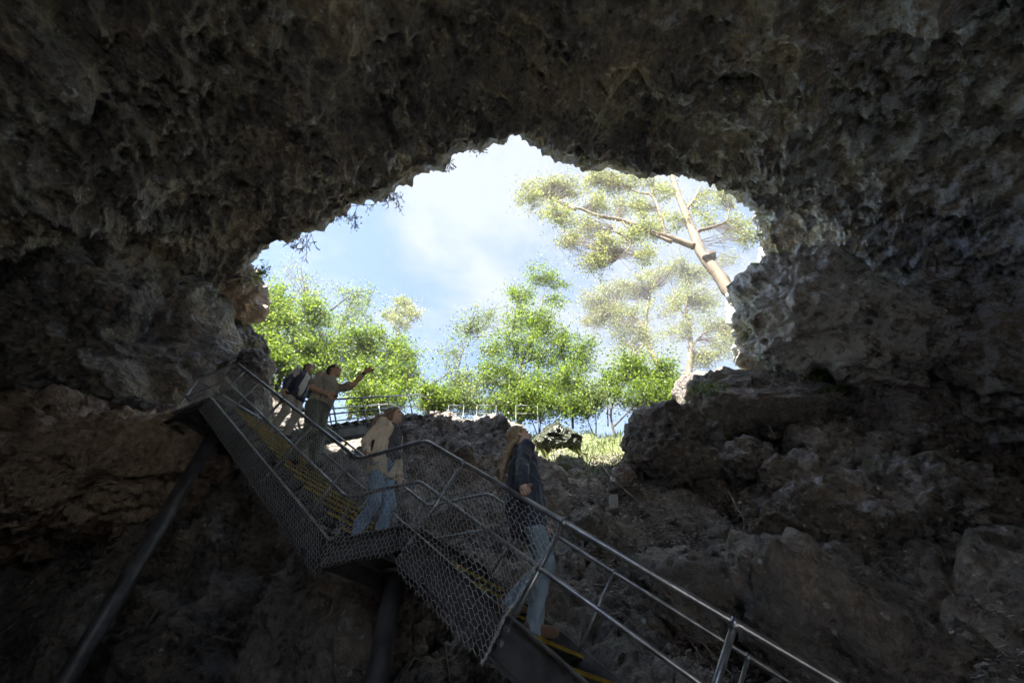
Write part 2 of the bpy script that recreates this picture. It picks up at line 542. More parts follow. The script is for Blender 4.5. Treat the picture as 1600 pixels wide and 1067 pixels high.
gx = np.concatenate([np.linspace(-22, -8, 40)[:-1], np.linspace(-8, 11, 500), np.linspace(11, 22, 50)[1:]])
gy = np.concatenate([np.linspace(-60, 2, 70)[:-1], np.linspace(2, 14.5, 420), np.linspace(14.5, 60, 50)[1:]])
X, Y = np.meshgrid(gx, gy, indexing='ij')
Z = ground_z(X, Y) + CZ
G = np.stack([X, Y, Z], -1)
NN = grid_normals(G)
P = G.reshape(-1, 3)
warp = np.stack([fbm(P / .9, 2, 32), fbm(P / .9, 2, 42), fbm(P / .9, 2, 52)], 1)
rockm = sstep(2.3, 1.2, P[:, 0] + .4 * fbm(P / 1.2, 2, 13))       # bare rock on the mound, soil in the gully
inside = sstep(14, 12, P[:, 1])
d = .30 * fbm(P / 1.5, 3, 15) + (.26 * ridged(P / 1.5 + warp * .2, 3, 19, .42) - .33) * (.25 + .75 * rockm)
f1, f2, cv = worley(P / 1.15 * np.array([1, 1, .7]) + warp * .3, 5, True)
d += rockm * (.26 * np.clip(f2 - f1, 0, .4) + .22 * (cv - .5) * sstep(0, .12, f2 - f1)) - .05
f1, f2, cv = worley(P / .38 + warp * .4, 7, True)
d += (.3 + .7 * rockm) * (.10 * np.clip(f2 - f1, 0, .4) + .09 * (cv - .5) * sstep(0, .15, f2 - f1))
right = sstep(3.4, 5.2, P[:, 0] + .8 * fbm(P / 1.6, 2, 83)) * sstep(2.6, 4.2, P[:, 1])
f1, f2, cv = worley(P / 1.5 * np.array([1, 1, .6]) + warp * .25, 9, True)
d += right * (.6 * np.clip(f2 - f1, 0, .45) + .45 * (cv - .5) * sstep(0, .10, f2 - f1) - .1)
f1, f2, cv = worley(P / .55 + warp * .3, 2, True)
d += right * (.22 * np.clip(f2 - f1, 0, .4) + .16 * (cv - .5) * sstep(0, .12, f2 - f1))
d += .06 * fbm(P / .13, 3, 23) * (.5 + .5 * rockm)
d *= .25 + .75 * inside
P2 = P + NN.reshape(-1, 3) * d[:, None]
nx, ny = len(gx), len(gy)
idx = np.arange(nx * ny).reshape(nx, ny)
Q = np.stack([idx[:-1, :-1], idx[1:, :-1], idx[1:, 1:], idx[:-1, 1:]], -1).reshape(-1, 4)
moss = sstep(9.6, 11.5, P[:, 1]) * sstep(.2, 1.0, P[:, 0])
crust = .15 * rockm + 1.2 * sstep(2.6, 1.0, P[:, 1])  # some rock crust, plus unseen floor near the eye whitened to bounce fill light
slope = link('ground', mesh_np('ground', P2, Q, True, {'crust': crust, 'moss': moss}), M['slope'])
tag(slope, 'rough brown debris slope rising from the cave floor to daylight', None, kind='structure')
GZ = P2.reshape(nx, ny, 3)[:, :, 2]
def gz(x, y):
    """height of the built ground (world)"""
    fx = np.interp(x, gx, np.arange(nx)); fy = np.interp(y, gy, np.arange(ny))
    i = np.clip(fx.astype(int), 0, nx - 2); j = np.clip(fy.astype(int), 0, ny - 2)
    a = fx - i; b = fy - j
    return (GZ[i, j] * (1 - a) * (1 - b) + GZ[i + 1, j] * a * (1 - b) + GZ[i, j + 1] * (1 - a) * b + GZ[i + 1, j + 1] * a * b)

# land beyond, out to the horizon
bm = bmesh.new()
far = [(-115, 55), (115, 55), (115, 135), (-115, 135)]
vs = [bm.verts.new((x, y, 10.3 + CZ)) for x, y in far]
bm.faces.new(vs)
me = bpy.data.meshes.new('terrain'); bm.to_mesh(me); bm.free()
tag(link('terrain', me, M['slope']), 'flat land beyond the sinkhole rim', None, kind='structure')

# ------------------------------------------------------------------ boulders
_ico = {}
def ico(n):
    if n not in _ico:
        bm = bmesh.new()
        bmesh.ops.create_icosphere(bm, subdivisions=n, radius=1)
        V = np.array([v.co[:] for v in bm.verts]); Fc = np.array([[v.index for v in f.verts] for f in bm.faces])
        bm.free()
        _ico[n] = (V, Fc)
    return _ico[n]

def rot(rx, ry, rz):
    return np.array(Matrix.Rotation(R(rz), 3, 'Z') @ Matrix.Rotation(R(ry), 3, 'Y') @ Matrix.Rotation(R(rx), 3, 'X'))

def boulder(name, c, rad, seed, mat, label, cat='boulder', tilt=(0, 0, 0), n=6, cuts=(), rough=1.0, sq=.75, crust=0., moss=0., group=None, kind=None, pits=0.):
    V, Fc = ico(n)
    c = np.asarray(c, float); rad = np.asarray(rad, float)
    p = np.sign(V) * np.abs(V) ** sq
    p = p / np.maximum(1e-6, (np.abs(p) ** 2.6).sum(1)[:, None] ** (1 / 2.6))
    for (nx_, ny_, nz_, dd) in cuts:                       # flat broken faces
        q = np.array([nx_, ny_, nz_], float); q /= np.linalg.norm(q)
        e = p @ q - dd
        p = p - np.where(e > 0, e * .92, 0)[:, None] * q
    p = p * rad
    p = p @ rot(*tilt).T + c
    nv = (V / rad) @ rot(*tilt).T
    nv /= np.linalg.norm(nv, axis=1)[:, None]
    m = float(rad.mean())
    warp = np.stack([fbm(p / (m * .6), 2, seed + 1), fbm(p / (m * .6), 2, seed + 2), fbm(p / (m * .6), 2, seed + 3)], 1)
    d = .20 * m * fbm(p / (m * 1.1) + seed, 3, seed) * rough
    d += .10 * m * (ridged(p / (m * .5) + warp * .4, 3, seed + 9) - 1.1) * rough
    f1, f2 = worley(p / (m * .42) + warp * .5, seed % 7)
    d += .07 * m * np.clip(f2 - f1, 0, .6) * rough
    f1, f2, cv = worley(p / (m * .55) + warp * .15, (seed + 3) % 7, True)
    d += m * (.13 * (cv - .5) * sstep(0, .06, f2 - f1) - .05 * sstep(.10, 0, f2 - f1)) * rough
    f1, f2, cv = worley(p / min(.32, m * .4) + warp * .4, (seed + 5) % 7, True)
    d += min(.32, m * .4) * (.16 * (cv - .5) * sstep(0, .1, f2 - f1) + .25 * np.clip(f2 - f1, 0, .4)) * rough
    if pits:
        f1, f2 = worley(p / .34 + warp, 4)
        d += pits * np.clip(f1, 0, 1) ** 1.5
        f1, f2 = worley(p / .16 + warp, 6)
        d += pits * .45 * np.clip(f1, 0, 1) ** 1.5
    d += .10 * min(1, m) * (ridged(p / .55 + warp * .3, 3, seed + 15, .55) - 1.1) + .03 * fbm(p / .17, 3, seed + 5)
    p = p + nv * d[:, None]
    up = np.clip(nv[:, 2], 0, 1)
    me = mesh_np(name, p - c, Fc, True, {'crust': np.full(len(p), crust), 'moss': moss * up})
    o = link(name, me, mat, None, c)
    return tag(o, label, cat, group, kind)

B = boulder
# walls standing inside the roof's foot
B('rock_wall', at(118, 512, dep=10.2) + [0, .3, 0], (3.2, 2.1, 2.5), 3, M['ceiling'], 'dark bulging rock wall left of the staircase top', 'rock wall', (0, 12, 10), 7, [(.6, -.6, .2, .75)], 1.0, .7, pits=.24, moss=.35)
B('rock_ledge', at(110, 728, dep=8.0) + [-.3, .2, 0], (3.6, 1.7, 1.15), 14, M['ledge'], 'tan layered rock ledge left of the long support post', 'rock ledge', (8, 4, -6), 7, [(0, -.3, 1, .7)], 1.2, .6, pits=.10)
B('rock_wall', at(395, 930, Y=7.7), (2.6, 1.0, 2.3), 22, M['slope'], 'brown streaked rock face in shadow beneath the upper stairs', 'rock wall', (-12, 0, 8), 6, [(0, -1, .2, .6)], 1.1)
B('boulder', at(545, 985, Y=5.4), (.95, .75, .85), 31, M['boulder'], 'grey topped boulder under the middle landing', tilt=(0, -8, 20), n=6)
B('rock_wall', at(1575, 560, dep=12.0), (3.3, 2.6, 3.4), 41, M['ceiling'], 'dark root covered rock wall at the right edge', 'rock wall', (0, -14, -12), 7, pits=.12, crust=.8)
B('cliff', at(1300, 392, dep=15.5), (2.4, 1.6, 1.2), 44, M['crusted'], 'pale daylit cliff face above the largest boulder', 'cliff', (0, 25, 0), 6, crust=.6, pits=.08)
B('cliff', at(372, 447, dep=13.3), (.6, 1.1, 1.05), 47, M['ledge'], 'pale orange cliff corner at the left end of the opening', 'cliff', (0, -25, 0), 6, crust=.3, pits=.06)
B('boulder', at(1290, 512, dep=12.4), (2.6, 2.0, 2.05), 51, M['crusted'], 'huge white crusted boulder below the leaning gum trunk', tilt=(0, 22, 10), n=7, cuts=[(.55, -.5, .55, .82)], crust=.3, rough=1.3, moss=.3, sq=.7, pits=.07)
B('boulder', at(1180, 628, dep=12.3), (2.3, 1.6, 1.15), 58, M['boulder'], 'long sloping brown slab boulder behind the round boulder', tilt=(18, 14, -14), n=6, cuts=[(0, -.8, .6, .62), (0, 0, 1, .75)], moss=.5, sq=.65, rough=.45)
B('boulder', at(1053, 702, dep=10.4), (1.28, 1.05, 1.02), 63, M['boulder'], 'round brown boulder at the head of the litter gully', tilt=(5, 12, 15), n=6, cuts=[(.1, -1, .1, .8)], sq=.85, rough=.7)
B('boulder', at(1350, 692, dep=10.6), (2.15, 1.3, 1.0), 72, M['boulder'], 'broad flat topped boulder right of the slab boulder', tilt=(8, -12, -8), n=6, cuts=[(-.2, -.9, .4, .7)], crust=.3, sq=.7)
B('boulder', at(1280, 822, dep=8.2), (1.6, 1.1, 1.15), 85, M['boulder'], 'dark overhanging boulder with a white streak', tilt=(0, 28, -10), n=6, cuts=[(-.75, -.4, .3, .7), (.2, -.6, -.7, .6)], sq=.65, crust=.5)
B('boulder', at(1465, 795, dep=8.4), (1.6, 1.1, .85), 93, M['boulder'], 'dark mossy boulder low at the right edge', tilt=(5, 15, -5), n=6, moss=.6, crust=.5, pits=.06)
B('boulder', at(1100, 955, Y=6.0), (1.0, .8, .6), 97, M['boulder'], 'brown boulder right of the lower handrail', tilt=(0, 5, 10), n=5)
B('boulder', at(1290, 985, Y=5.4), (1.2, .8, .8), 101, M['boulder'], 'shadowed rock low beside the end of the handrail', tilt=(0, 10, 10), n=5)
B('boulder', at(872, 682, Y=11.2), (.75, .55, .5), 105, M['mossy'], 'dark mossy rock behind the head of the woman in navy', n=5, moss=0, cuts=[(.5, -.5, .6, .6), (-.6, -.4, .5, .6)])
B('boulder', at(1310, 605, dep=11.8), (.6, .5, .42), 107, M['boulder'], 'small brown rock wedged under the largest boulder', n=5)
B('rock', at(1105, 770, dep=9.4), (.42, .36, .34), 109, M['boulder'], 'brown rock lying below the round boulder', 'rock', n=5)
B('rock', at(972, 745, dep=9.6), (.26, .2, .22), 111, M['crusted'], 'small pale rock at the top of the litter gully', 'rock', n=4)
B('rock', at(1168, 715, dep=9.2), (.55, .45, .35), 113, M['boulder'], 'lichen spotted rock between the round and the overhanging boulder', 'rock', n=5, crust=.6)
B('rock', at(1222, 745, dep=8.6), (.42, .36, .36), 115, M['boulder'], 'rounded rock resting on the overhanging boulder', 'rock', n=5)
B('rock', at(1120, 862, dep=7.6), (.5, .4, .4), 117, M['boulder'], 'half buried rock in the lower litter gully', 'rock', n=5)
B('rock', at(395, 578, dep=11.0), (.45, .5, .45), 119, M['boulder'], 'brown rock beside the top corner of the mesh railing', 'rock', n=5)
B('rock', at(222, 640, dep=8.6), (.28, .25, .2), 121, M['boulder'], 'small rock on the ledge left of the upper platform', 'rock', n=4)

# ------------------------------------------------------------------ the steel staircase
h = 2.09
U = np.array([.902, -.432, 0.])            # along the two lower flights, going down
Nn = np.array([.432, .902, 0.])            # across them, away from the eye
UP = np.array([0, 0, 1.])
A_ = np.array([-.775 * h, 1.839 * h, h + CZ])      # near rail over the middle landing, foot of the upper flight
B_ = np.array([-.409 * h, 1.663 * h, h + CZ])      # near rail over the middle landing, head of the lower flight
SL = .74
TH = math.atan(SL)
RH = .855                                  # rail height
WD = 1.32                                  # stair width
FZ = h - RH + CZ                           # middle landing floor
LU = 4.05 * .95                            # run of the upper flight
T_ = A_ - U * LU + UP * SL * LU            # near rail at the head of the upper flight
FZ2 = T_[2] - RH
PL = 1.12                                  # upper platform length
RUN_L = (FZ - 0.0) / SL                    # lower flight reaches the cave floor
stair = thing('steel_staircase', 'galvanised steel stairs with mesh sides and yellow step edges zigzagging down the cave', 'staircase', (B_[0] + 2.2, B_[1] - 1.0, 0))

def lo(r, w=0., z=0.):                     # lower flight, z above the slope line of the treads
    return np.array([*(B_ + U * r + Nn * w)[:2], FZ - SL * r + z])
def upf(r, w=0., z=0.):                    # upper flight, r counted upward from the landing
    return np.array([*(A_ - U * r + Nn * w)[:2], FZ + SL * r + z])
# third flight turns away from the platform
Q0 = np.array([*(A_ - U * LU + Nn * WD)[:2], FZ2])
def th(r, w=0., z=0.):                     # w counted to the left (-U)
    return np.array([*(Q0 + Nn * r - U * w)[:2], FZ2 + SL * r + z])
LT = 3.75
cs, sn = math.cos(TH), math.sin(TH)

def rounded(pts, rad=.09, k=5):
    P = [np.asarray(p, float) for p in pts]
    out = [P[0]]
    for i in range(1, len(P) - 1):
        a, b, c = P[i - 1], P[i], P[i + 1]
        d1 = a - b; d2 = c - b
        l1, l2 = np.linalg.norm(d1), np.linalg.norm(d2)
        q = min(rad, l1 * .4, l2 * .4)
        p0, p1 = b + d1 / l1 * q, b + d2 / l2 * q
        for t in np.linspace(0, 1, k):
            out.append((1 - t) ** 2 * p0 + 2 * t * (1 - t) * b + t * t * p1)
    out.append(P[-1])
    return out

def rail(pts, r, name, mat=M['steel']):
    m = MB(); m.tube(rounded(pts), r, 10)
    return m.build(name, mat, stair, True)

PE = A_ - U * (LU + PL)                    # near end of the upper platform (plan)
for w, rr in ((0., .0205), (WD, .0175)):
    top = [np.array([*(PE + Nn * w)[:2], FZ2 + RH]), upf(LU, w, RH), upf(0, w, RH), lo(0, w, RH), lo(RUN_L - .3, w, RH)]
    midr = [np.array([*(PE + Nn * w)[:2], FZ2 + .44]), upf(LU, w, .44), upf(0, w, .44), lo(0, w, .44), lo(RUN_L - .3, w, .44)]
    if w > 0:
        top[0:2] = [upf(LU - .25, w, RH)]; midr[0:2] = [upf(LU - .25, w, .44)]
    rail(top, rr, 'handrail'); rail(midr, rr * .85, 'middle_rail')
# the platform's end rail, and the third flight's rails
pe = np.array([*PE[:2], FZ2])
rail([pe + UP * RH, pe + Nn * WD * 2 + UP * RH], .022, 'handrail')
rail([pe + UP * .44, pe + Nn * WD * 2 + UP * .44], .019, 'middle_rail')
W3 = PL
for w in (0., W3):
    e = th(LT, w, 0)
    rail([th(.15, w, RH), th(LT, w, RH), th(LT + .55, w, RH - .28)], .022, 'handrail')
    rail([th(.15, w, .44), th(LT - .1, w, .44), th(LT + .4, w, .2)], .018, 'middle_rail')

def post(base, n_up, length, r=.021):
    m = MB()
    b = np.asarray(base, float)
    m.tube([b - n_up * .18, b + n_up * length], r, 8)
    m.tube([b + n_up * (length - .035), b + n_up * (length + .02)], r * 1.45, 8)      # clamp under the rail
    m.tube([b + n_up * (length * .515 - .025), b + n_up * (length * .515 + .025)], r * 1.35, 8)
    return m.build('post', M['steel'], stair, True)
PLN = RH * cs
n_dn = U * sn + UP * cs                    # square to the lower flights
n_3 = -Nn * sn + UP * cs
for w in (0., WD):
    for r in (.06, .945, 1.83, 2.72, 3.4):
        post(lo(r, w), n_dn, PLN, .0185 if w == 0 else .015)
    for r in (.47, 1.37, 2.27, 3.15, 3.8):
        post(upf(r, w), n_dn, PLN, .0185 if w == 0 else .015)
for w in (0., W3):
    for r in (.45, 1.25, 2.05, 2.85, 3.65):
        post(th(r, w), n_3, PLN, .018)
def bolt(c):
    m = MB(); m.tube([c, c - Nn * .018], .017, 6)
    m.tube([c + Nn * .001, c - Nn * .004], .026, 10)
    m.build('bolt', M['steel'], stair)
for r in (.06, .945, 1.83, 2.72):
    for q in (.05, .13): bolt(lo(r, 0) - n_dn * q - Nn * .0065)
for r in (.47, 1.37, 2.27, 3.15):
    for q in (.05, .13): bolt(upf(r, 0) - n_dn * q - Nn * .0065)
for p in (pe, pe + Nn * WD, pe + Nn * WD * 2):
    post(p, UP, RH, .02)

def channel(a, b, side, dep, top=.03, name='stringer', tk=.012, fl=.07):
    """C-section beam from a to b along the top edge, web square to side"""
    a = np.asarray(a, float); b = np.asarray(b, float)
    d = b - a; L = np.linalg.norm(d); d /= L
    up = np.cross(side, d); up = up / np.linalg.norm(up)
    if up[2] < 0: up = -up
    c = (a + b) / 2 + up * top
    m = MB()
    m.box(c - up * dep / 2, d * L / 2, side * tk / 2, up * dep / 2)
    m.box(c - up * (tk / 2 + .0015) + side * (fl / 2 + tk / 2), d * L / 2, side * fl / 2, up * tk / 2)
    m.box(c - up * (dep - tk / 2 - .0015) + side * (fl / 2 + tk / 2), d * L / 2, side * fl / 2, up * tk / 2)
    return m.build(name, M['dark_steel'], stair)
for w, s in ((0., -Nn), (WD, Nn)):
    channel(lo(-.02, w), lo(RUN_L + .1, w), s, .25)
    channel(upf(-.02, w), upf(LU, w), s, .25)
for w, s in ((0., U), (W3, -U)):
    channel(th(0, w), th(LT, w), s, .24)
# landing decks: plate, edge beams, cross joists
def deck(p0, eu, en, z, joists):
    c = np.array([*(p0 + (eu + en) / 2)[:2], z])
    m = MB(); m.box(c - UP * .012, eu / 2 * .985, en / 2 * .985, UP * .01)
    m.build('landing_plate', M['dark_steel'], stair)
    lu, ln = eu / np.linalg.norm(eu), en / np.linalg.norm(en)
    q = np.array([*p0[:2], z])
    channel(q, q + eu, -ln, .2, .03, 'edge_beam')
    channel(q + en, q + en + eu, ln, .2, .028, 'edge_beam')
    channel(q, q + en, -lu, .2, .026, 'edge_beam')
    channel(q + eu, q + eu + en, lu, .2, .024, 'edge_beam')
    for k in range(joists):
        f = (k + 1) / (joists + 1)
        m = MB(); m.box(q + eu * f + en / 2 - UP * .085, lu * .03, en / 2 * .97, UP * .06)
        m.build('joist', M['dark_steel'], stair)
deck(A_, B_ - A_, Nn * WD, FZ, 2)
deck(PE, U * PL, Nn * WD * 1.02, FZ2, 3)

# treads: grating bars between end plates, a yellow edge on each
RISE, GO = .185, .25
def tread_mesh(width):
    m = MB()
    for k in range(7):
        x = -.11 + k * .035
        m.box((x, 0, -.016), (.003, 0, 0), (0, width / 2 - .02, 0), (0, 0, .014))
    for k in range(9):
        y = -width / 2 + .05 + k * (width - .1) / 8
        m.box((0, y, -.012), (.112, 0, 0), (0, .003, 0), (0, 0, .006))
    for s in (-1, 1):
        m.box((0, s * (width / 2 - .016), -.03), (.115, 0, 0), (0, .004, 0), (0, 0, .028))
    return m.mesh('tread')
def nosing_mesh(width):
    m = MB()
    m.box((.118, 0, -.010), (.004, 0, 0), (0, width / 2 - .026, 0), (0, 0, .008))
    m.box((.110, 0, .004), (.012, 0, 0), (0, width / 2 - .026, 0), (0, 0, .003))
    return m.mesh('nosing')
tm, nm = tread_mesh(WD - .04), nosing_mesh(WD - .04)
tm3, nm3 = tread_mesh(W3 - .04), nosing_mesh(W3 - .04)
angU = math.atan2(U[1], U[0])
def tread(p, ang, a, b):
    o = link('tread', a, M['dark_steel'], stair, p, (0, 0, ang))
    link('nosing', b, M['yellow'], o, (0, 0, 0), None, True)
k = 1
while k * GO < RUN_L - .1:
    tread(lo(k * GO - GO / 2, WD / 2, 0) * [1, 1, 0] + [0, 0, FZ - RISE * k], angU, tm, nm); k += 1
for k in range(1, int(LU / GO)):
    tread(upf(k * GO - GO / 2, WD / 2, 0) * [1, 1, 0] + [0, 0, FZ + RISE * k], angU, tm, nm)
for k in range(1, int(LT / GO) + 1):
    tread(th(k * GO - GO / 2, W3 / 2, 0) * [1, 1, 0] + [0, 0, FZ2 + RISE * k], math.atan2(-Nn[1], -Nn[0]), tm3, nm3)

# support columns
def column_(p, z0, z1, r):
    m = MB()
    m.tube([[p[0], p[1], z0], [p[0], p[1], z1]], r, 20)
    m.tube([[p[0], p[1], z1 - .02], [p[0], p[1], z1]], r * 1.7, 20)
    return m.build('support_column', M['dark_steel'], stair, True)
column_((-5.24, 6.12), -.6, FZ2 - .155, .105)
column_((-1.05, 4.04), -.3, FZ - .155, .085)
# wire netting
def netting(fn, a0, a1, b0, b1, amax=None, name='mesh_panel', cell=.044, r=.0020, seed=0, bow=.055):
    """hexagonal wire netting; fn(a, b, off) gives the place"""
    rng = np.random.default_rng(seed)
    na = int((a1 - a0) / cell); nb = int((b1 - b0) / (cell * .86))
    pts = {}
    EA, EB = [], []
    def node(i, j, s):
        key = (i, j, s)
        if key not in pts:
            a = a0 + (i + (.5 if j % 2 else 0)) * cell
            b = b0 + j * cell * .86 + (0 if s == 0 else cell * .42)
            a = min(max(a, a0), a1 if amax is None else amax(b)); b = min(b, b1)
            f = (b - b0) / (b1 - b0); g = (a - a0) / (a1 - a0)
            off = bow * math.sin(math.pi * f) * (.5 + .5 * math.sin(g * 17 + seed)) + rng.normal() * .003 + (.062 if b < .02 else .062 * max(0., 1 - (b - .02) / .12))
            pts[key] = fn(a + rng.normal() * .0042, b + rng.normal() * .0042, off)
        return pts[key]
    for j in range(nb):
        for i in range(na + 1):
            EA.append(node(i, j, 0)); EB.append(node(i, j, 1))
            if j + 1 < nb:
                i2 = i if j % 2 else i - 1
                for ii in (i2, i2 + 1):
                    if 0 <= ii <= na:
                        EA.append(node(i, j, 1)); EB.append(node(ii, j + 1, 0))
    V, Fc = tubes_np(EA, EB, r, 3)
    return link(name, mesh_np(name, V, Fc), M['wire'], stair)
def fl_fn(f0, w, sgn):
    def fn(a, b, off):                     # a along the plan run, b upward
        p = f0(a, w)
        return p + UP * b - Nn * (off + .028 * sgn)
    return fn
netting(fl_fn(lo, 0, 1), 0, 1.36, -.33, RH, lambda b: .945 + b * .48, seed=1, r=.0022)
netting(fl_fn(upf, 0, 1), 0, LU, -.27, RH, seed=2, r=.0020)
netting(fl_fn(upf, WD, -1), 0, LU - .3, .16, RH, seed=3, r=.0020)
def land_fn(w, sgn):
    def fn(a, b, off):
        p = A_ + U * a + Nn * w
        return np.array([p[0], p[1], FZ + b]) - Nn * (off + .03 * sgn)
    return fn
netting(land_fn(0, 1), 0, .86 * .95, -.2, RH, seed=4, r=.0022)
def plat_fn(a, b, off):
    p = PE + U * a
    return np.array([p[0], p[1], FZ2 + b]) - Nn * (off + .03)
netting(plat_fn, 0, PL, -.1, RH, seed=5)
def plat_end(a, b, off):
    p = PE + Nn * a
    return np.array([p[0], p[1], FZ2 + b]) - U * (off + .03)
netting(plat_end, 0, WD * 1.9, -.1, RH, seed=6)

# railing along the path on the crest
pr = thing('path_railing', 'short steel path railing half hidden by leaves on the crest', 'railing', at(770, 648, Y=11.8))
for u0, u1 in ((700, 724), (745, 775), (806, 840)):
    a, b = at(u0, 642, Y=11.6), at(u1, 642, Y=11.6)
    for z in (0, -.35):
        m = MB(); m.tube([a + [0, 0, .25 + z], b + [0, 0, .25 + z]], .014, 8); m.build('rail', M['dark_steel'], pr, True)
    for p in (a, b):
        m = MB(); m.tube([p + [0, 0, -.9], p + [0, 0, .25]], .014, 8); m.build('post', M['dark_steel'], pr, True)

# ------------------------------------------------------------------ trees and plants
def unit_(a): return a / np.linalg.norm(a)
def tree(name, label, cat, stems, lobes, leaf, mat, bark, seed, tips=55, per=28, spread=.30, group=None, twig_r=.007, aspect=.5, extra=None):
    """stems: [(points, r0, r1)] in the world; lobes: [(centre, radii, density)]"""
    rng = np.random.default_rng(seed)
    base = np.asarray(stems[0][0][0], float)
    root = thing(name, label, cat, base, group)
    mb = MB(); samp = []
    for pts, r0, r1 in stems:
        C = catmull(np.asarray(pts, float), max(8, len(pts) * 7))
        rr = np.linspace(r0, r1, len(C)) * (1 + .035 * rng.normal(size=len(C)) if r0 > .1 else 1)
        C = C + rng.normal(size=C.shape) * r1 * .12
        mb.tube(C, rr, 12 if r0 > .2 else 7)
        samp.append(C[len(C) // 4:])
    samp = np.concatenate(samp)
    tr = mb.build('trunk', bark, root, True)
    if extra: extra(root)
    TP, TA, LPs = [], [], []
    more = []
    for c, rad, den in lobes:                  # ragged edge: small outliers round every lobe
        for _ in range(3):
            v = unit_(rng.normal(size=3)); v[2] = abs(v[2]) * .8
            more.append((np.asarray(c) + v * np.asarray(rad) * rng.uniform(.8, 1.25), np.asarray(rad) * rng.uniform(.3, .5), den * .16))
    for c, rad, den in list(lobes) + more:
        n = max(3, int(tips * den))
        v = rng.normal(size=(n, 3)); v /= np.linalg.norm(v, axis=1)[:, None]
        v *= (rng.random(n) ** .45)[:, None]
        p = np.asarray(c) + v * np.asarray(rad)
        for q in p:
            dd = np.linalg.norm(samp - q, axis=1) + .6 * np.clip(samp[:, 2] - q[2] + .1, 0, 9)
            TP.append(q); TA.append(samp[np.argmin(dd + rng.random(len(dd)) * .5)])
    TP = np.array(TP); TA = np.array(TA)
    # twigs bend: two pieces through a point that sags a little, with forks near the tip
    M1 = TA + (TP - TA) * .55 + rng.normal(size=TP.shape) * .12 * np.linalg.norm(TP - TA, axis=1)[:, None]
    ln = np.linalg.norm(TP - TA, axis=1)
    r1 = twig_r * np.clip(ln * .8, .6, 2.2)
    fk = TP + rng.normal(size=TP.shape) * spread * 1.3
    for q in range(len(TP)):
        k = int(per * rng.uniform(.3, 1.6)); k2 = k // 2
        t = rng.random((k2, 1)) ** .7
        seg = M1[q] * .5 + TP[q] * .5 + (TP[q] - (M1[q] * .5 + TP[q] * .5)) * t
        LPs.append(seg + rng.normal(size=(k2, 3)) * spread * .32)
        t = rng.random((k - k2, 1))
        fs_ = M1[q] * .4 + TP[q] * .6
        LPs.append(fs_ + (fk[q] - fs_) * t * 1.15 + rng.normal(size=(k - k2, 3)) * spread * .34)
    V1, F1 = tubes_np(np.concatenate([TA, M1, M1 * .4 + TP * .6]), np.concatenate([M1, TP, fk]), np.concatenate([r1, r1 * .6, r1 * .4]), 3)
    tag(link('branches', mesh_np('branches', V1, F1), bark, root), kind='stuff')
    LPs = np.concatenate(LPs)
    V, Fc = leaves_np(LPs, leaf, rng, aspect)
    link('crown', mesh_np('crown', V, Fc), mat, root)
    return root

def lob(u, v, ru, rv, Y, den=1.0):
    c = at(u, v, Y=Y)
    dep = Y / ray(u, v)[1]
    a, b = ru / F * dep, rv / F * dep
    return (c, (a, (a + b) * .45, b), den)
def stem(pts, Y, r0, r1):
    return ([at(u, v, Y=Y + (q[0] if q else 0)) for u, v, *q in pts], r0, r1)

GRN = 'green trees growing on the crest'
tree('tree', 'leafy lime green tree beside the left rock wall', 'tree',
     [stem([(425, 628), (452, 560), (500, 500), (545, 462)], 12.6, .10, .025), stem([(425, 628), (470, 575), (505, 520)], 12.4, .05, .02), stem([(372, 560), (398, 515), (420, 490)], 12.0, .05, .02), stem([(405, 570), (400, 530), (350, 480)], 12.0, .04, .015)],
     [lob(375, 500, 42, 32, 12.0, 1.3), lob(430, 488, 45, 30, 12.3, 1.3), lob(400, 540, 50, 32, 12.2, 1.3), lob(455, 530, 48, 36, 12.6, 1.3), lob(480, 500, 40, 32, 12.6, 1.0), lob(440, 575, 45, 22, 12.2, 1.), lob(500, 545, 36, 34, 12.8, .9), lob(428, 462, 22, 25, 12.4, .45), lob(345, 505, 18, 30, 11.6, .5)],
     .105, M['leaf'], M['bark_dark'], 1, 81, 40, .34, GRN)
tree('tree', 'spindly tree with a thin grey green top above the pointing man', 'tree',
     [stem([(500, 640), (522, 560), (535, 500), (560, 455)], 13.6, .06, .015), stem([(522, 560), (500, 520), (480, 470)], 13.6, .03, .012)],
     [lob(556, 462, 26, 20, 13.6, .8), lob(560, 490, 22, 18, 13.6, .5), lob(535, 510, 25, 22, 13.6, .5), lob(483, 455, 24, 26, 13.4, .3), lob(460, 420, 24, 20, 13.2, .12)],
     .10, M['leaf_dark'], M['bark_dark'], 2, 67, 22, .34, GRN)
tree('tree', 'rounded green tree behind the raised hand of the man', 'tree',
     [stem([(545, 655), (565, 600), (600, 560), (625, 540)], 13.2, .085, .02), stem([(560, 640), (575, 590), (570, 540)], 13.2, .04, .02), stem([(560, 640), (610, 610), (640, 590)], 13.0, .03, .015)],
     [lob(560, 545, 40, 36, 13.2, 1.2), lob(605, 545, 38, 32, 13.4, 1.2), lob(630, 580, 30, 34, 13.2, 1.1), lob(585, 585, 48, 28, 13.0, 1.1), lob(545, 590, 40, 26, 12.9, .8), lob(620, 615, 36, 16, 12.8, .7)],
     .105, M['leaf'], M['bark_dark'], 3, 78, 36, .34, GRN)
tree('tree', 'thin leaning sapling left of the tall central tree', 'tree',
     [stem([(625, 628), (665, 605), (705, 578), (730, 535)], 13.2, .05, .015), stem([(690, 640), (712, 590), (728, 520)], 13.4, .04, .012)],
     [lob(725, 515, 34, 24, 13.4, .5), lob(700, 550, 30, 26, 13.4, .35), lob(760, 500, 34, 24, 13.6, .4), lob(715, 600, 30, 26, 13.0, .9), lob(735, 630, 34, 18, 12.6, .9)],
     .10, M['leaf_dark'], M['bark_dark'], 4, 73, 25, .34, GRN)
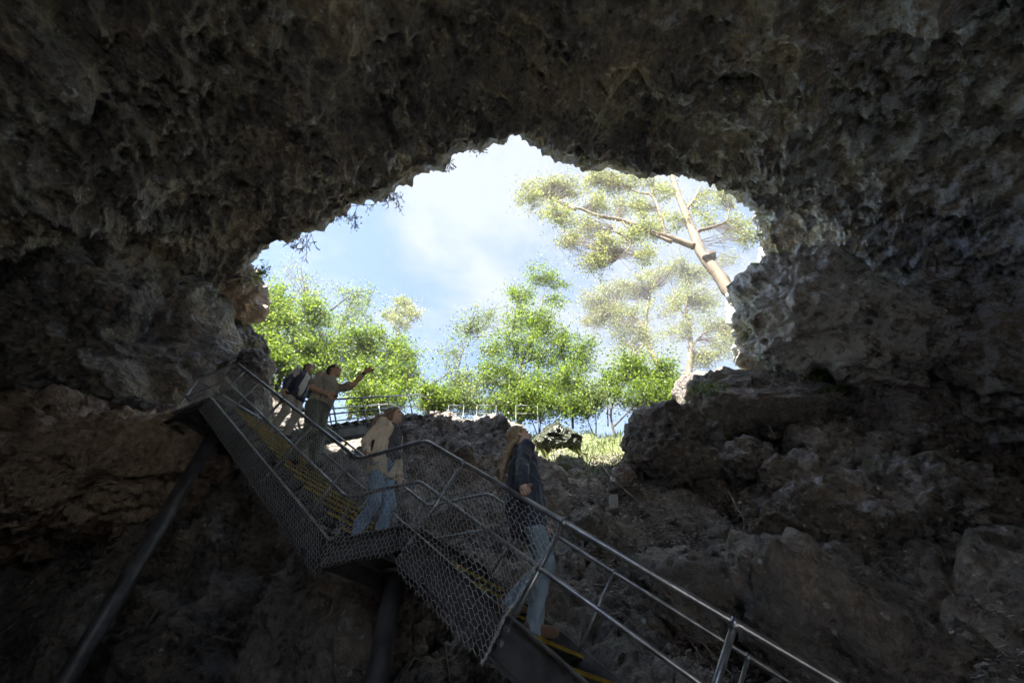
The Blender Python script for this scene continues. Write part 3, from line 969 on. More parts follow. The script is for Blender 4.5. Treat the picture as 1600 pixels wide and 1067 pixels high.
tree('tree', 'tall central green tree with a dark upright trunk', 'tree',
     [stem([(812, 664), (813, 610), (815, 565), (838, 520), (850, 455)], 13.0, .10, .025), stem([(815, 565), (800, 530), (810, 470), (840, 435)], 13.0, .04, .012), stem([(813, 600), (770, 560), (745, 540)], 13.0, .03, .012), stem([(815, 570), (860, 545), (890, 520)], 13.0, .03, .012)],
     [lob(850, 436, 36, 14, 13.2, .75), lob(815, 462, 20, 18, 13.1, .6), lob(875, 470, 18, 8, 13.2, .2), lob(818, 500, 32, 22, 13.0, 1.0), lob(850, 520, 40, 26, 13.0, 1.1), lob(790, 540, 40, 28, 13.0, 1.0), lob(835, 560, 46, 30, 13.0, 1.1), lob(770, 590, 46, 30, 12.8, 1.2), lob(820, 610, 46, 28, 12.7, 1.0), lob(790, 640, 50, 18, 12.4, 1.0)],
     .10, M['leaf'], M['bark_dark'], 5, 81, 32, .34, GRN)
tree('tree', 'slender green tree between the central tree and the grass gap', 'tree',
     [stem([(895, 668), (892, 610), (880, 560), (868, 530)], 13.0, .05, .015), stem([(885, 650), (900, 600), (910, 550)], 13.2, .03, .012)],
     [lob(893, 545, 32, 26, 13.0, .9), lob(915, 560, 24, 26, 13.2, .5), lob(885, 590, 34, 28, 12.9, 1.0), lob(895, 635, 28, 20, 12.5, 1.1), lob(865, 600, 30, 34, 12.8, .7)],
     .10, M['leaf'], M['bark_dark'], 6, 73, 30, .34, GRN)
tree('tree', 'bushy bright green tree left of the long slab boulder', 'tree',
     [stem([(962, 690), (955, 640), (975, 600), (1000, 575)], 12.8, .05, .015), stem([(960, 665), (1000, 625), (1030, 600)], 12.6, .035, .012), stem([(950, 665), (948, 620), (940, 590)], 12.8, .03, .012)],
     [lob(985, 580, 32, 22, 12.8, 1.0), lob(1025, 590, 34, 24, 12.6, 1.2), lob(1010, 618, 44, 22, 12.5, 1.3), lob(1045, 612, 26, 22, 12.4, .9), lob(945, 605, 26, 24, 12.9, .5), lob(1040, 640, 20, 18, 12.2, .7)],
     .10, M['leaf'], M['bark_dark'], 7, 78, 35, .34, GRN)

def shrub(label, u, v, ru, rv, Y, seed, den=1.6, mat='leaf'):
    b = at(u, v + rv, Y=Y); b[2] = gz(b[0], b[1]) - .1
    top_ = at(u, v, Y=Y)
    tree('shrub', label, 'shrub', [([b, (b + top_) / 2 + [.08, 0, 0], top_], .03, .01), ([b, (b + top_) / 2 + [-.25, 0, .1], top_ + [-.4, 0, .1]], .025, .01)],
         [lob(u, v, ru, rv, Y, den), lob(u - ru * .5, v + rv * .4, ru * .6, rv * .6, Y - .2, den * .5)], .095, M[mat], M['bark_dark'], seed, 70, 44, .28, 'undergrowth along the crest')
shrub('low green shrub under the leafy lime tree', 395, 560, 46, 24, 11.8, 61)
shrub('green shrub behind the third flight railing', 590, 625, 50, 18, 12.2, 62)
shrub('green shrub filling the gap right of the third flight', 690, 622, 32, 20, 12.4, 63)
shrub('green shrub at the foot of the tall central tree', 840, 628, 44, 26, 12.3, 64)
shrub('thin shrub on the crest above the mossy rock', 925, 625, 24, 28, 12.8, 65, .7, 'leaf_dark')
shrub('tall green shrub between the leafy lime tree and the rounded tree', 515, 560, 34, 36, 13.0, 66)
shrub('pale shrub left of the long slab boulder', 1062, 615, 16, 24, 12.0, 67, .7)
def gum(name, label, Yd, stems, lobes, seed, leaf, tips, per, spread, group=None, extra=None, tw=.02):
    return tree(name, label, 'tree', [stem(p, Yd, a, b) for p, a, b in stems], [lob(*l[:4], Yd + (l[5] if len(l) > 5 else 0), l[4]) for l in lobes],
                leaf, M['gum_leaf'], M['gum'], seed, tips, per, spread, group, tw, .35, extra)
YG = 12.6
def burl(root):
    c = at(1108, 402, Y=YG - .2)
    V, Fc = ico(4)
    p = V * np.array([.36, .4, .3])
    p = p * (1 + .35 * fbm(p * 4, 3, 3))[:, None]
    link('burl', mesh_np('burl', p + c, Fc, True), M['burl'], root)
gum('gum_tree', 'large pale gum tree with an orange barked trunk and a dark burl', YG,
    [([(1192, 566), (1165, 500), (1130, 440), (1098, 398), (1082, 360), (1068, 325), (1055, 290), (1048, 262)], .38, .16),
     ([(1085, 385), (1050, 372), (1015, 362), (975, 345), (935, 337), (900, 325), (870, 338)], .21, .05),
     ([(1050, 378), (1010, 362), (985, 358), (965, 340), (958, 362)], .12, .03),
     ([(1040, 370), (1030, 330), (1018, 305), (995, 300), (975, 285)], .13, .04),
     ([(1018, 305), (1020, 280), (1017, 262)], .10, .05),
     ([(1092, 360), (1115, 354), (1134, 345), (1140, 325)], .12, .04),
     ([(1072, 328), (1085, 310), (1095, 290)], .12, .05),
     ([(960, 360), (985, 380), (965, 405)], .06, .03),
     ([(900, 328), (860, 310), (830, 305)], .08, .03)],
    [(826, 312, 24, 18, .8), (850, 295, 28, 18, 1.0), (890, 292, 32, 18, 1.0), (930, 278, 28, 14, .9), (960, 290, 26, 18, .8), (870, 335, 30, 18, .8), (905, 350, 28, 20, .8),
     (880, 375, 22, 16, .45), (940, 320, 28, 18, .8), (925, 408, 28, 20, .7), (945, 385, 28, 18, .7), (985, 370, 20, 14, .5), (990, 325, 26, 18, .8), (1000, 285, 24, 14, .7),
     (1012, 358, 22, 24, .9), (1012, 400, 20, 18, .4), (1050, 345, 20, 18, .5), (1040, 300, 20, 18, .6), (1100, 315, 24, 20, .6), (1135, 310, 20, 22, .5), (1160, 350, 24, 18, .45), (1170, 375, 14, 14, .3), (1105, 345, 18, 14, .3)],
    21, .15, 85, 20, .38, None, burl, .007)
FG = 'pale gum trees far beyond the crest'
gum('gum_tree', 'distant pale gum with a broad crown left of its twin', 34.,
    [([(1062, 640), (1040, 588), (1015, 545), (1005, 510), (985, 490), (960, 485)], .42, .10), ([(1010, 535), (990, 555), (975, 575)], .15, .06), ([(1008, 520), (1012, 480), (1020, 450)], .2, .06)],
    [(930, 470, 26, 18, .9), (965, 455, 30, 18, 1.0), (1000, 450, 28, 20, 1.0), (1030, 430, 26, 18, .9), (950, 495, 30, 18, .9), (990, 490, 32, 20, .9), (925, 500, 18, 18, .5), (970, 520, 30, 20, .7), (1010, 530, 30, 22, .6), (985, 560, 28, 18, .5)],
    22, .27, 70, 21, .8, FG, None, .013)
gum('gum_tree', 'distant pale gum with an upright trunk beside the leaning gum', 34.,
    [([(1078, 640), (1077, 580), (1079, 530), (1072, 480), (1078, 430)], .42, .10), ([(1078, 545), (1100, 520), (1130, 515)], .15, .06), ([(1076, 500), (1055, 470), (1050, 445)], .14, .06)],
    [(1060, 425, 24, 18, .9), (1090, 430, 26, 18, .9), (1075, 465, 28, 20, .9), (1105, 470, 28, 20, .8), (1050, 480, 24, 20, .7), (1110, 505, 28, 18, .7), (1060, 520, 26, 22, .6), (1135, 540, 28, 22, .7), (1105, 560, 28, 18, .7), (1150, 515, 20, 20, .5), (1140, 405, 14, 12, .35)],
    23, .27, 70, 21, .8, FG, None, .013)
gum('gum_tree', 'small distant olive gum top left of the cloud', 30.,
    [([(618, 560), (622, 520), (628, 495), (632, 475)], .14, .05), ([(622, 520), (610, 500), (603, 485)], .08, .04), ([(625, 510), (645, 500), (656, 492)], .07, .03)],
    [(630, 472, 16, 10, .6), (612, 492, 14, 12, .5), (645, 488, 14, 12, .5), (625, 505, 18, 12, .5)],
    24, .28, 50, 26, .45, None, None, .012)

# plants hanging from the lip of the roof
def hanging(label, u, v, dep, ln, seed, leaves):
    rng = np.random.default_rng(seed)
    c = at(u, v, dep=dep)
    root = thing('hanging_shrub', label, 'shrub', c, 'shrubs hanging from the roof lip')
    A, Bq, LPs = [], [], []
    def grow(p, d, l, depth):
        q = p + d * l
        A.append(p); Bq.append(q)
        if depth == 0:
            for _ in range(leaves): LPs.append(q + rng.normal(size=3) * .07)
            return
        for _ in range(rng.integers(2, 4)):
            nd = d + rng.normal(size=3) * .55; nd[2] -= .12
            grow(q, nd / np.linalg.norm(nd), l * rng.uniform(.55, .85), depth - 1)
    for s in range(3):
        d0 = np.array([rng.normal() * .5, .5, -.8]); grow(c + np.array([rng.normal() * .15, -.1, .5]), d0 / np.linalg.norm(d0), ln, 4)
    V, Fc = tubes_np(A, Bq, .009, 3)
    link('twigs', mesh_np('twigs', V, Fc), M['bark_dark'], root)
    if LPs:
        V, Fc = leaves_np(np.array(LPs), .07, rng)
        link('foliage', mesh_np('foliage', V, Fc), M['leaf_dark'], root)
hanging('leafy twig hanging lowest from the left half of the roof lip', 545, 322, 12.3, .34, 1, 2)
hanging('bare twig tangle hanging at the left end of the roof lip', 475, 366, 12.4, .42, 2, 0)
hanging('small leafy twig hanging right of the leafy low one', 608, 300, 12.3, .30, 3, 1)
hanging('feathery bare twig hanging left of the roof apex', 700, 246, 12.3, .26, 4, 0)
hanging('twig tuft hanging closest to the roof apex', 752, 228, 12.3, .20, 5, 1)

def tuft(label, u, v, dep, rad, n, seed, mat='grass', size=.22, name='fern', cat='fern'):
    rng = np.random.default_rng(seed)
    c = at(u, v, dep=dep)
    root = thing(name, label, cat, c)
    p = c + rng.normal(size=(n, 3)) * np.asarray(rad) * .55
    V, Fc = leaves_np(p, size, rng, .22, (0, -.2, .7))
    link('fronds', mesh_np('fronds', V, Fc), M[mat], root)
tuft('bright ivy climbing at the foot of the leaning gum', 1178, 520, 12.6, (.25, .3, .75), 500, 1, 'leaf', .16, 'ivy', 'ivy')
tuft('green fern tuft on top of the small wedged rock', 1282, 588, 11.4, (.35, .3, .18), 260, 2, 'leaf')
tuft('tiny green fern below the wedged rock', 1308, 614, 10.9, (.2, .2, .1), 120, 3, 'leaf')
tuft('green weeds on the left cliff corner', 405, 428, 12.4, (.18, .2, .35), 200, 4, 'leaf', .14, 'weed', 'weeds')
tuft('green weeds on the notch above the largest boulder', 1212, 402, 13.0, (.22, .2, .15), 140, 5, 'leaf', .14, 'weed', 'weeds')
tuft('mossy fringe along the top of the slab boulder', 1110, 607, 11.3, (.6, .3, .12), 260, 6, 'leaf', .12, 'weed', 'weeds')
tuft('weeds in the cleft beside the pale daylit cliff', 1188, 370, 13.6, (.2, .2, .12), 90, 7, 'leaf', .14, 'weed', 'weeds')

# grass on the crest
rng = np.random.default_rng(3)
n = 9000
gx_ = rng.uniform(-6.5, 6.5, n); gy_ = rng.uniform(9.6, 14.5, n)
keep = (gy_ > 11.2) | ((gx_ > .3) & (gx_ < 3.4) & (rng.random(n) < .8))
gx_, gy_ = gx_[keep], gy_[keep]
Pg = np.stack([gx_, gy_, gz(gx_, gy_) - .01], 1)
V, Fc = leaves_np(Pg, .22, rng, .12, (0, -.1, 1.6))
tag(link('grass', mesh_np('grass', V, Fc), M['grass']), 'sunlit grass growing on the crest of the slope', 'grass', kind='stuff')
# leaf litter and twigs in the gully
n = 17000
lx = rng.uniform(1.2, 6.5, n); ly = rng.uniform(4.2, 11.0, n)
keep = fbm(np.stack([lx / 1.1, ly / 1.1, lx * 0], 1), 2, 3) + .3 > 0
lx, ly = lx[keep], ly[keep]
Pl = np.stack([lx, ly, gz(lx, ly) + .012], 1)
V, Fc = leaves_np(Pl, .11, rng, .35, (0, 0, 0))
V[:, 2] = np.repeat(Pl[:, 2], 4) + (V[:, 2] - np.repeat(Pl[:, 2], 4)) * .35 + .012
tag(link('leaf_litter', mesh_np('leaf_litter', V, Fc), M['litter']), 'dry leaf litter strewn over the gully', 'leaf litter', kind='stuff')
n = 260
tx = rng.uniform(-2.5, 7.5, n); ty = rng.uniform(4.5, 11.5, n)
Pt = np.stack([tx, ty, gz(tx, ty) + .03], 1)
an = rng.uniform(0, 6.28, n); lt = rng.uniform(.15, .7, n)
tx2 = tx + np.cos(an) * lt; ty2 = ty + np.sin(an) * lt
Pt2 = np.stack([tx2, ty2, gz(tx2, ty2) + .04], 1)
mid = (Pt + Pt2) / 2 + rng.normal(size=(n, 3)) * .05 + [0, 0, .06]
V, Fc = tubes_np(np.concatenate([Pt, mid]), np.concatenate([mid, Pt2]), .008, 4)
tag(link('twig_litter', mesh_np('twig_litter', V, Fc), M['twig']), 'thin dead twigs scattered over the slope', 'twigs', kind='stuff')
# loose stones on the slope
n = 3200
sx = rng.uniform(-3, 8.5, n); sy = rng.uniform(3.0, 11.2, n)
sr = .022 * np.exp(rng.normal(size=n) * .75).clip(.5, 6)
v0, f0 = ico(1)
Vs = v0[None] * (sr[:, None, None] * rng.uniform(.55, 1.25, (n, len(v0), 1))) * rng.uniform(.6, 1.3, (n, 1, 3))
Vs = Vs + np.stack([sx, sy, gz(sx, sy) + sr * .25], 1)[:, None]
Fs_ = (f0[None] + (np.arange(n) * len(v0))[:, None, None]).reshape(-1, 3)
tag(link('rubble', mesh_np('rubble', Vs.reshape(-1, 3), Fs_, False), M['boulder']), 'loose small stones scattered over the slope', 'rubble', kind='stuff')
# single fallen branches one can pick out
def branch(label, pts, r, seed, cat='branch', name='fallen_branch'):
    m = MB(); C = catmull(np.array(pts), 18)
    m.tube(C, np.linspace(r, r * .4, len(C)), 7)
    k = np.random.default_rng(seed)
    for _ in range(4):
        i = k.integers(5, 15); d = k.normal(size=3) * .25
        m.tube([C[i], C[i] + d * .6 + [0, 0, .05], C[i] + d], [r * .5, r * .35, r * .2], 5)
    o = m.build(name, M['twig'], None, True)
    return tag(o, label, cat)
def on(u, v, Y, dz=.05):
    p = at(u, v, Y=Y); p[2] = max(p[2], gz(p[0], p[1]) + dz) ; return p
branch('pale forked stick leaning down the upper gully', [on(938, 722, 9.6), on(955, 745, 9.2), on(985, 772, 8.8), on(1010, 790, 8.4)], .022, 1)
branch('thin bent stick hanging beside the overhanging boulder', [on(1138, 766, 8.2, .3), on(1150, 790, 8.0, .2), on(1162, 812, 7.8, .1), on(1160, 840, 7.5, .1)], .014, 2)
branch('grey stick lying across the gully below the slab boulder', [on(1150, 700, 9.4), on(1190, 715, 9.2), on(1240, 712, 9.0), on(1290, 720, 8.8)], .03, 3)
c = at(955, 765, dep=9.0); c[2] = gz(c[0], c[1]) + .1
m = MB(); m.box((0, 0, 0), (.075, .02, 0), (-.02, .06, 0), (.02, 0, .15)); m.box((.02, -.01, .153), (.07, .018, 0), (-.018, .055, 0), (.002, 0, .006))
tag(link('concrete_block', m.mesh('concrete_block'), M['rust'], None, c), 'small grey concrete block standing at the top of the gully', 'concrete block')
m = MB()
c = at(1203, 668, dep=10.6)
m.tube([c + [0, 0, -.2], c, c + [.05, 0, .1]], [.012, .01, .006], 5); m.tube([c, c + [-.08, 0, .12]], [.008, .004], 5); m.tube([c + [.02, 0, .05], c + [.16, .02, .06]], [.008, .004], 5)
tag(m.build('dry_sprig', M['twig']), 'tiny pale dry sprig standing in front of the slab boulder', 'sprig')

# ------------------------------------------------------------------ people
def vec(*a): return np.array(a, float)
def unit(a): a = np.asarray(a, float); return a / (np.linalg.norm(a) + 1e-12)

def surface_nets(f, org, res):
    s = f < 0
    nx, ny, nz = f.shape
    c = np.zeros((nx - 1, ny - 1, nz - 1), np.uint8)
    for i in (0, 1):
        for j in (0, 1):
            for k in (0, 1):
                c += s[i:nx - 1 + i, j:ny - 1 + j, k:nz - 1 + k]
    act = (c > 0) & (c < 8)
    I = np.argwhere(act)
    vid = np.full(act.shape, -1, np.int64); vid[act] = np.arange(len(I))
    acc = np.zeros((len(I), 3)); cnt = np.zeros(len(I))
    x, y, z = I.T
    for ax in range(3):
        o1, o2 = [q for q in range(3) if q != ax]
        for a in (0, 1):
            for b in (0, 1):
                p = np.zeros(3, int); p[o1] = a; p[o2] = b
                q = p.copy(); q[ax] = 1
                fa = f[x + p[0], y + p[1], z + p[2]]; fb = f[x + q[0], y + q[1], z + q[2]]
                m = (fa < 0) != (fb < 0)
                t = fa[m] / (fa[m] - fb[m])
                pos = np.tile(p.astype(float), (m.sum(), 1)); pos[:, ax] = t
                acc[m] += pos; cnt[m] += 1
    V = (I + acc / cnt[:, None]) * res + org
    Fs = []
    for ax in range(3):
        o1, o2 = (ax + 1) % 3, (ax + 2) % 3
        sl0 = [slice(None)] * 3; sl1 = [slice(None)] * 3
        sl0[ax] = slice(0, -1); sl1[ax] = slice(1, None)
        e = s[tuple(sl0)] != s[tuple(sl1)]
        E = np.argwhere(e)
        E = E[(E[:, o1] > 0) & (E[:, o2] > 0) & (E[:, o1] < f.shape[o1] - 1) & (E[:, o2] < f.shape[o2] - 1)]
        ins = s[E[:, 0], E[:, 1], E[:, 2]]
        d1 = np.zeros(3, int); d1[o1] = 1; d2 = np.zeros(3, int); d2[o2] = 1
        def g(P): return vid[P[:, 0], P[:, 1], P[:, 2]]
        q = np.stack([g(E), g(E - d1), g(E - d1 - d2), g(E - d2)], 1)
        q[~ins] = q[~ins][:, ::-1]
        Fs.append(q)
    Fq = np.concatenate(Fs)
    return V, Fq[(Fq >= 0).all(1)]

def sdf_mesh(prims, res, folds=0., fs=9., seed=0, cuts=(), smooth_it=1):
    """prims: ('c',a,b,ra,rb[,k]) tapered capsule, ('e',centre,radii,rot3[,k]) ellipsoid, ('-e',...) carved away"""
    lo_ = np.min([np.minimum(p[1] - np.max(p[2]), p[1] - np.max(p[2])) if 'e' in p[0] else np.minimum(p[1], p[2]) - max(p[3], p[4]) for p in prims if p[0][0] != '-'], axis=0) - .04
    hi_ = np.max([p[1] + np.max(p[2]) if 'e' in p[0] else np.maximum(p[1], p[2]) + max(p[3], p[4]) for p in prims if p[0][0] != '-'], axis=0) + .04
    n = np.ceil((hi_ - lo_) / res).astype(int) + 1
    f = np.full(n, .08, np.float32)
    ax = [lo_[i] + np.arange(n[i]) * res for i in range(3)]
    for p in prims:
        if 'e' in p[0]:
            mn = p[1] - np.max(p[2]) - .07; mx = p[1] + np.max(p[2]) + .07
        else:
            mn = np.minimum(p[1], p[2]) - max(p[3], p[4]) - .07; mx = np.maximum(p[1], p[2]) + max(p[3], p[4]) + .07
        a = np.clip(np.floor((mn - lo_) / res).astype(int), 0, n); b = np.clip(np.ceil((mx - lo_) / res).astype(int), 0, n)
        if (b <= a).any(): continue
        X, Y, Z = np.meshgrid(*(ax[i][a[i]:b[i]] for i in range(3)), indexing='ij')
        sub = f[a[0]:b[0], a[1]:b[1], a[2]:b[2]]
        if 'e' in p[0]:
            Rm = p[3]
            q = np.stack([X - p[1][0], Y - p[1][1], Z - p[1][2]], -1) @ (Rm if Rm is not None else np.eye(3))
            r = np.asarray(p[2])
            k0 = np.linalg.norm(q / r, axis=-1); k1 = np.linalg.norm(q / (r * r), axis=-1) + 1e-9
            d = k0 * (k0 - 1) / k1
            k = p[4] if len(p) > 4 else .03
        else:
            A, Bq, ra, rb = p[1], p[2], p[3], p[4]
            ab = Bq - A
            t = ((X - A[0]) * ab[0] + (Y - A[1]) * ab[1] + (Z - A[2]) * ab[2]) / (ab @ ab + 1e-12)
            t = np.clip(t, 0, 1)
            d = np.sqrt((X - A[0] - t * ab[0]) ** 2 + (Y - A[1] - t * ab[1]) ** 2 + (Z - A[2] - t * ab[2]) ** 2) - (ra + (rb - ra) * t)
            k = p[5] if len(p) > 5 else .03
        if p[0][0] == '-':
            d = -d
            hh = np.maximum(.01 - np.abs(sub - d), 0) / .01
            sub[:] = np.maximum(sub, d) + hh * hh * .0025
        else:
            hh = np.maximum(k - np.abs(sub - d), 0) / k
            sub[:] = np.minimum(sub, d) - hh * hh * k * .25
    if folds or cuts:
        X, Y, Z = np.meshgrid(*ax, indexing='ij')
        if folds:
            near = np.abs(f) < .05
            pp = np.stack([X[near], Y[near], Z[near] * .45], -1) * fs
            f[near] += folds * 1.5 * (.7 * fbm(pp, 2, seed) + 1.5 * np.abs(perlin(pp * 1.5, seed + 4)) + .7 * np.abs(perlin(pp * 3.1, seed + 5)) - .5)
        for (c0, nn) in cuts:
            nn = unit(nn)
            f = np.maximum(f, ((X - c0[0]) * nn[0] + (Y - c0[1]) * nn[1] + (Z - c0[2]) * nn[2]).astype(np.float32))
    return surface_nets(f, lo_, res)

def ik(a, t, l1, l2, pole):
    d = t - a; L = np.linalg.norm(d)
    L2 = min(L, (l1 + l2) * .998)
    u = d / L
    t = a + u * L2
    x = (l1 * l1 - l2 * l2 + L2 * L2) / (2 * L2)
    y = math.sqrt(max(l1 * l1 - x * x, 1e-8))
    p = unit(pole - u * (pole @ u))
    return a + u * x + p * y, t

def hand_prims(w, d, palm, side, s, curl, spreadf=.0):
    """w wrist, d direction of the hand, palm the way the palm faces, side towards the thumb"""
    d = unit(d); palm = unit(palm - d * (palm @ d)); side_ = unit(np.cross(d, palm))
    if side_ @ side < 0: side_ = -side_
    out = [('c', w - d * .02 * s, w + d * .03 * s, .026 * s, .027 * s, .02)]
    lens = [.92, 1.0, .95, .75]
    for i in range(4):
        off = side_ * (.033 - .022 * i) * s
        kn = w + d * (.088 - .004 * abs(i - 1)) * s + off
        out.append(('c', w + d * .02 * s + off * .5, kn, .015 * s, .0125 * s, .014))
        p = kn; ang = 0
        for seg, L in enumerate((.044, .028, .022)):
            ang += curl
            dd = d * math.cos(ang) + palm * math.sin(ang) + side_ * spreadf * (1.5 - i)
            q = p + unit(dd) * L * lens[i] * s
            out.append(('c', p, q, (.0105 - .001 * seg) * s, (.0095 - .001 * seg) * s, .004))
            p = q
    b = w + d * .03 * s + side_ * .026 * s
    t1 = b + unit(side_ * .75 + d * .6 + palm * .35) * .04 * s
    t2 = t1 + unit(d * .8 + side_ * .35 + palm * (.2 + curl)) * .034 * s
    t3 = t2 + unit(d * .7 + palm * (.3 + curl * 1.2)) * .026 * s
    out += [('c', b, t1, .015 * s, .013 * s, .012), ('c', t1, t2, .012 * s, .0105 * s, .006), ('c', t2, t3, .0105 * s, .009 * s, .006)]
    return out

def skinm(name, col):
    m, t, b = new_mat(name)
    g = N(t, 'ShaderNodeNewGeometry')
    n = noise(t, g.outputs['Position'], 25, 3, .6)
    L_(t, ramp(t, n, [(.3, tuple(c * .85 for c in col)), (.7, col)]), b.inputs['Base Color'])
    b.inputs['Roughness'].default_value = .5
    b.inputs['Subsurface Weight'].default_value = .08
    b.inputs['Subsurface Radius'].default_value = (.02, .008, .005)
    return m
def cloth(name, col, rough=.85, var=.18, sc=60):
    m, t, b = new_mat(name)
    g = N(t, 'ShaderNodeNewGeometry')
    n = noise(t, g.outputs['Position'], 6, 4, .6)
    n2 = noise(t, g.outputs['Position'], sc * 4, 2, .6)
    c = ramp(t, n, [(.3, tuple(q * (1 - var) for q in col)), (.7, tuple(min(1, q * (1 + var)) for q in col))])
    L_(t, c, b.inputs['Base Color'])
    b.inputs['Roughness'].default_value = rough
    b.inputs['Sheen Weight'].default_value = .25
    bp = N(t, 'ShaderNodeBump', i_Strength=.25, i_Distance=.004)
    L_(t, n2, bp.inputs['Height']); L_(t, bp.outputs[0], b.inputs['Normal'])
    return m
def hairm(name, col, tip):
    m, t, b = new_mat(name)
    g = N(t, 'ShaderNodeNewGeometry')
    mp = N(t, 'ShaderNodeMapping'); mp.inputs['Scale'].default_value = (1, 1, .12)
    L_(t, g.outputs['Position'], mp.inputs[0])
    n = noise(t, mp.outputs[0], 120, 4, .65)
    L_(t, ramp(t, n, [(.32, tuple(q * .55 for q in col)), (.5, col), (.68, tip)]), b.inputs['Base Color'])
    b.inputs['Roughness'].default_value = .45
    bp = N(t, 'ShaderNodeBump', i_Strength=.6, i_Distance=.006)
    L_(t, n, bp.inputs['Height']); L_(t, bp.outputs[0], b.inputs['Normal'])
    return m
M['skin'] = skinm('skin', (.70, .47, .37))
M['skin2'] = skinm('tanned skin', (.62, .40, .30))
M['eye'] = plain('eye', (.05, .04, .035), .2, 0, 10, .1)

def person(label, foot, yaw, H, pose, outfit):
    """foot: place on the tread under the pelvis; local +x is the way the body faces, +y its left"""
    s = H / 1.75
    Rz = rot(0, 0, yaw)
    foot = np.asarray(foot, float)
    def w2l(p): return (np.asarray(p, float) - foot) @ Rz / s        # into local, 1.75 m figure
    root = thing('person', label, 'person', foot)
    root.rotation_euler = (0, 0, R(yaw)); root.scale = (s, s, s)
    lean = pose.get('lean', .0); side = pose.get('side', 0.)
    drop = pose.get('drop', 0.)
    pel = vec(0, 0, .95 - drop)
    def sp(z, x=0., y=0.):                                            # a place on the leaning spine
        q = (z - .95)
        return vec(x + q * lean, y + q * side, z - drop)
    chest, neck = sp(1.30), sp(1.49, -.015)
    tw = rot(0, 0, pose.get('twist', 0))
    shL, shR = chest + tw @ vec(-.01, .175, .125), chest + tw @ vec(-.01, -.175, .125)
    hipL, hipR = pel + vec(0, .092, -.03), pel + vec(0, -.092, -.03)
    hd = pose.get('head', (0, 25))                                    # turn to the left, look up
    Hr = rot(0, 0, hd[0]) @ rot(0, -hd[1], 0)
    hc = neck + vec(.02, 0, .05) + Hr @ vec(.015, 0, .095)
    hp = lambda x, y, z: hc + Hr @ vec(x, y, z)
    legs = []
    for nm, hip, dflt in (('footL', hipL, vec(.02, .10, .075)), ('footR', hipR, vec(-.02, -.10, .075))):
        t = pose.get(nm, None)
        t = dflt if t is None else np.asarray(t, float)
        kn, an = ik(hip, t, .435, .43, vec(1, 0, .1))
        legs.append((hip, kn, an))
    arms = []
    for nm, sh, dflt, pole in (('handL', shL, vec(.05, .30, .88), vec(-.7, .5, -.4)), ('handR', shR, vec(.05, -.30, .88), vec(-.7, -.5, -.4))):
        t = pose.get(nm, None)
        t = dflt if t is None else np.asarray(t, float)
        pole = pose.get(nm + '_pole', pole)
        el, wr = ik(sh, t, .29, .255, pole)
        arms.append((sh, el, wr))
    # ---- body
    B_pr = [('e', sp(1.28), vec(.105, .155, .19), None, .06), ('e', sp(1.08), vec(.095, .135, .16), None, .06), ('e', pel + vec(-.01, 0, -.02), vec(.10, .15, .12), None, .06),
            ('c', shL * .6 + shR * .4, shL, .07, .055, .05), ('c', shR * .6 + shL * .4, shR, .07, .055, .05),
            ('c', neck - vec(0, 0, .06), hc - vec(.0, 0, .05), .056, .05, .03)]
    for hip, kn, an in legs:
        B_pr += [('c', hip, kn, .078, .052, .04), ('c', kn, kn * .6 + an * .4 + vec(-.012, 0, 0), .052, .052, .03), ('c', kn * .6 + an * .4 + vec(-.012, 0, 0), an, .05, .034, .03),
                 ('c', an - vec(.03, 0, .035), an + vec(.13, 0, -.045), .035, .028, .02)]
    for q, (sh, el, wr) in enumerate(arms):
        B_pr += [('c', sh, el, .05, .038, .03), ('c', el, el * .5 + wr * .5, .039, .036, .02), ('c', el * .5 + wr * .5, wr, .036, .025, .02)]
        nm = 'LR'[q]
        hdv = pose.get('dir' + nm, wr - el)
        pal = pose.get('palm' + nm, vec(0, -1 if q == 0 else 1, 0) + vec(.2, 0, 0))
        thumb = pose.get('thumb' + nm, vec(1, 0, 0))
        B_pr += hand_prims(wr, np.asarray(hdv, float), np.asarray(pal, float), np.asarray(thumb, float), 1.0, pose.get('curl' + nm, .25), pose.get('spread' + nm, 0.))
    # ---- head and face
    B_pr += [('e', hp(-.012, 0, .035), vec(.098, .077, .088), Hr, .03), ('e', hp(.028, 0, -.035), vec(.066, .060, .085), Hr, .03),
             ('c', hp(.055, .02, -.098), hp(.055, -.02, -.098), .024, .024, .025),
             ('c', hp(.088, 0, .012), hp(.112, 0, -.028), .010, .0145, .012), ('c', hp(.098, .012, -.034), hp(.098, -.012, -.034), .009, .009, .008),
             ('c', hp(.072, .045, .03), hp(.082, .01, .028), .013, .013, .012), ('c', hp(.072, -.045, .03), hp(.082, -.01, .028), .013, .013, .012),
             ('c', hp(.086, .018, -.062), hp(.086, -.018, -.062), .010, .010, .008), ('c', hp(.083, .016, -.076), hp(.083, -.016, -.076), .010, .010, .008),
             ('e', hp(-.008, .08, -.01), vec(.019, .007, .027), Hr, .008), ('e', hp(-.008, -.08, -.01), vec(.019, .007, .027), Hr, .008),
             ('-e', hp(.093, .033, .006), vec(.014, .017, .011), Hr), ('-e', hp(.093, -.033, .006), vec(.014, .017, .011), Hr),
             ('-e', hp(.101, 0, -.0695), vec(.010, .022, .0028), Hr)]
    V, Fc = sdf_mesh(B_pr, .0075)
    body = link('body', mesh_np('body', V, Fc, True), outfit['skin'], root, (0, 0, 0), None, True)
    for y in (.033, -.033):
        v, fc = ico(2)
        link('eye', mesh_np('eye', v * .0115 + hp(.079, y, .006), fc, True), M['eye'], body, (0, 0, 0), None, True)
    # ---- clothes and hair
    J = dict(sp=sp, pel=pel, chest=chest, neck=neck, shL=shL, shR=shR, legs=legs, arms=arms, hp=hp, Hr=Hr, hc=hc)
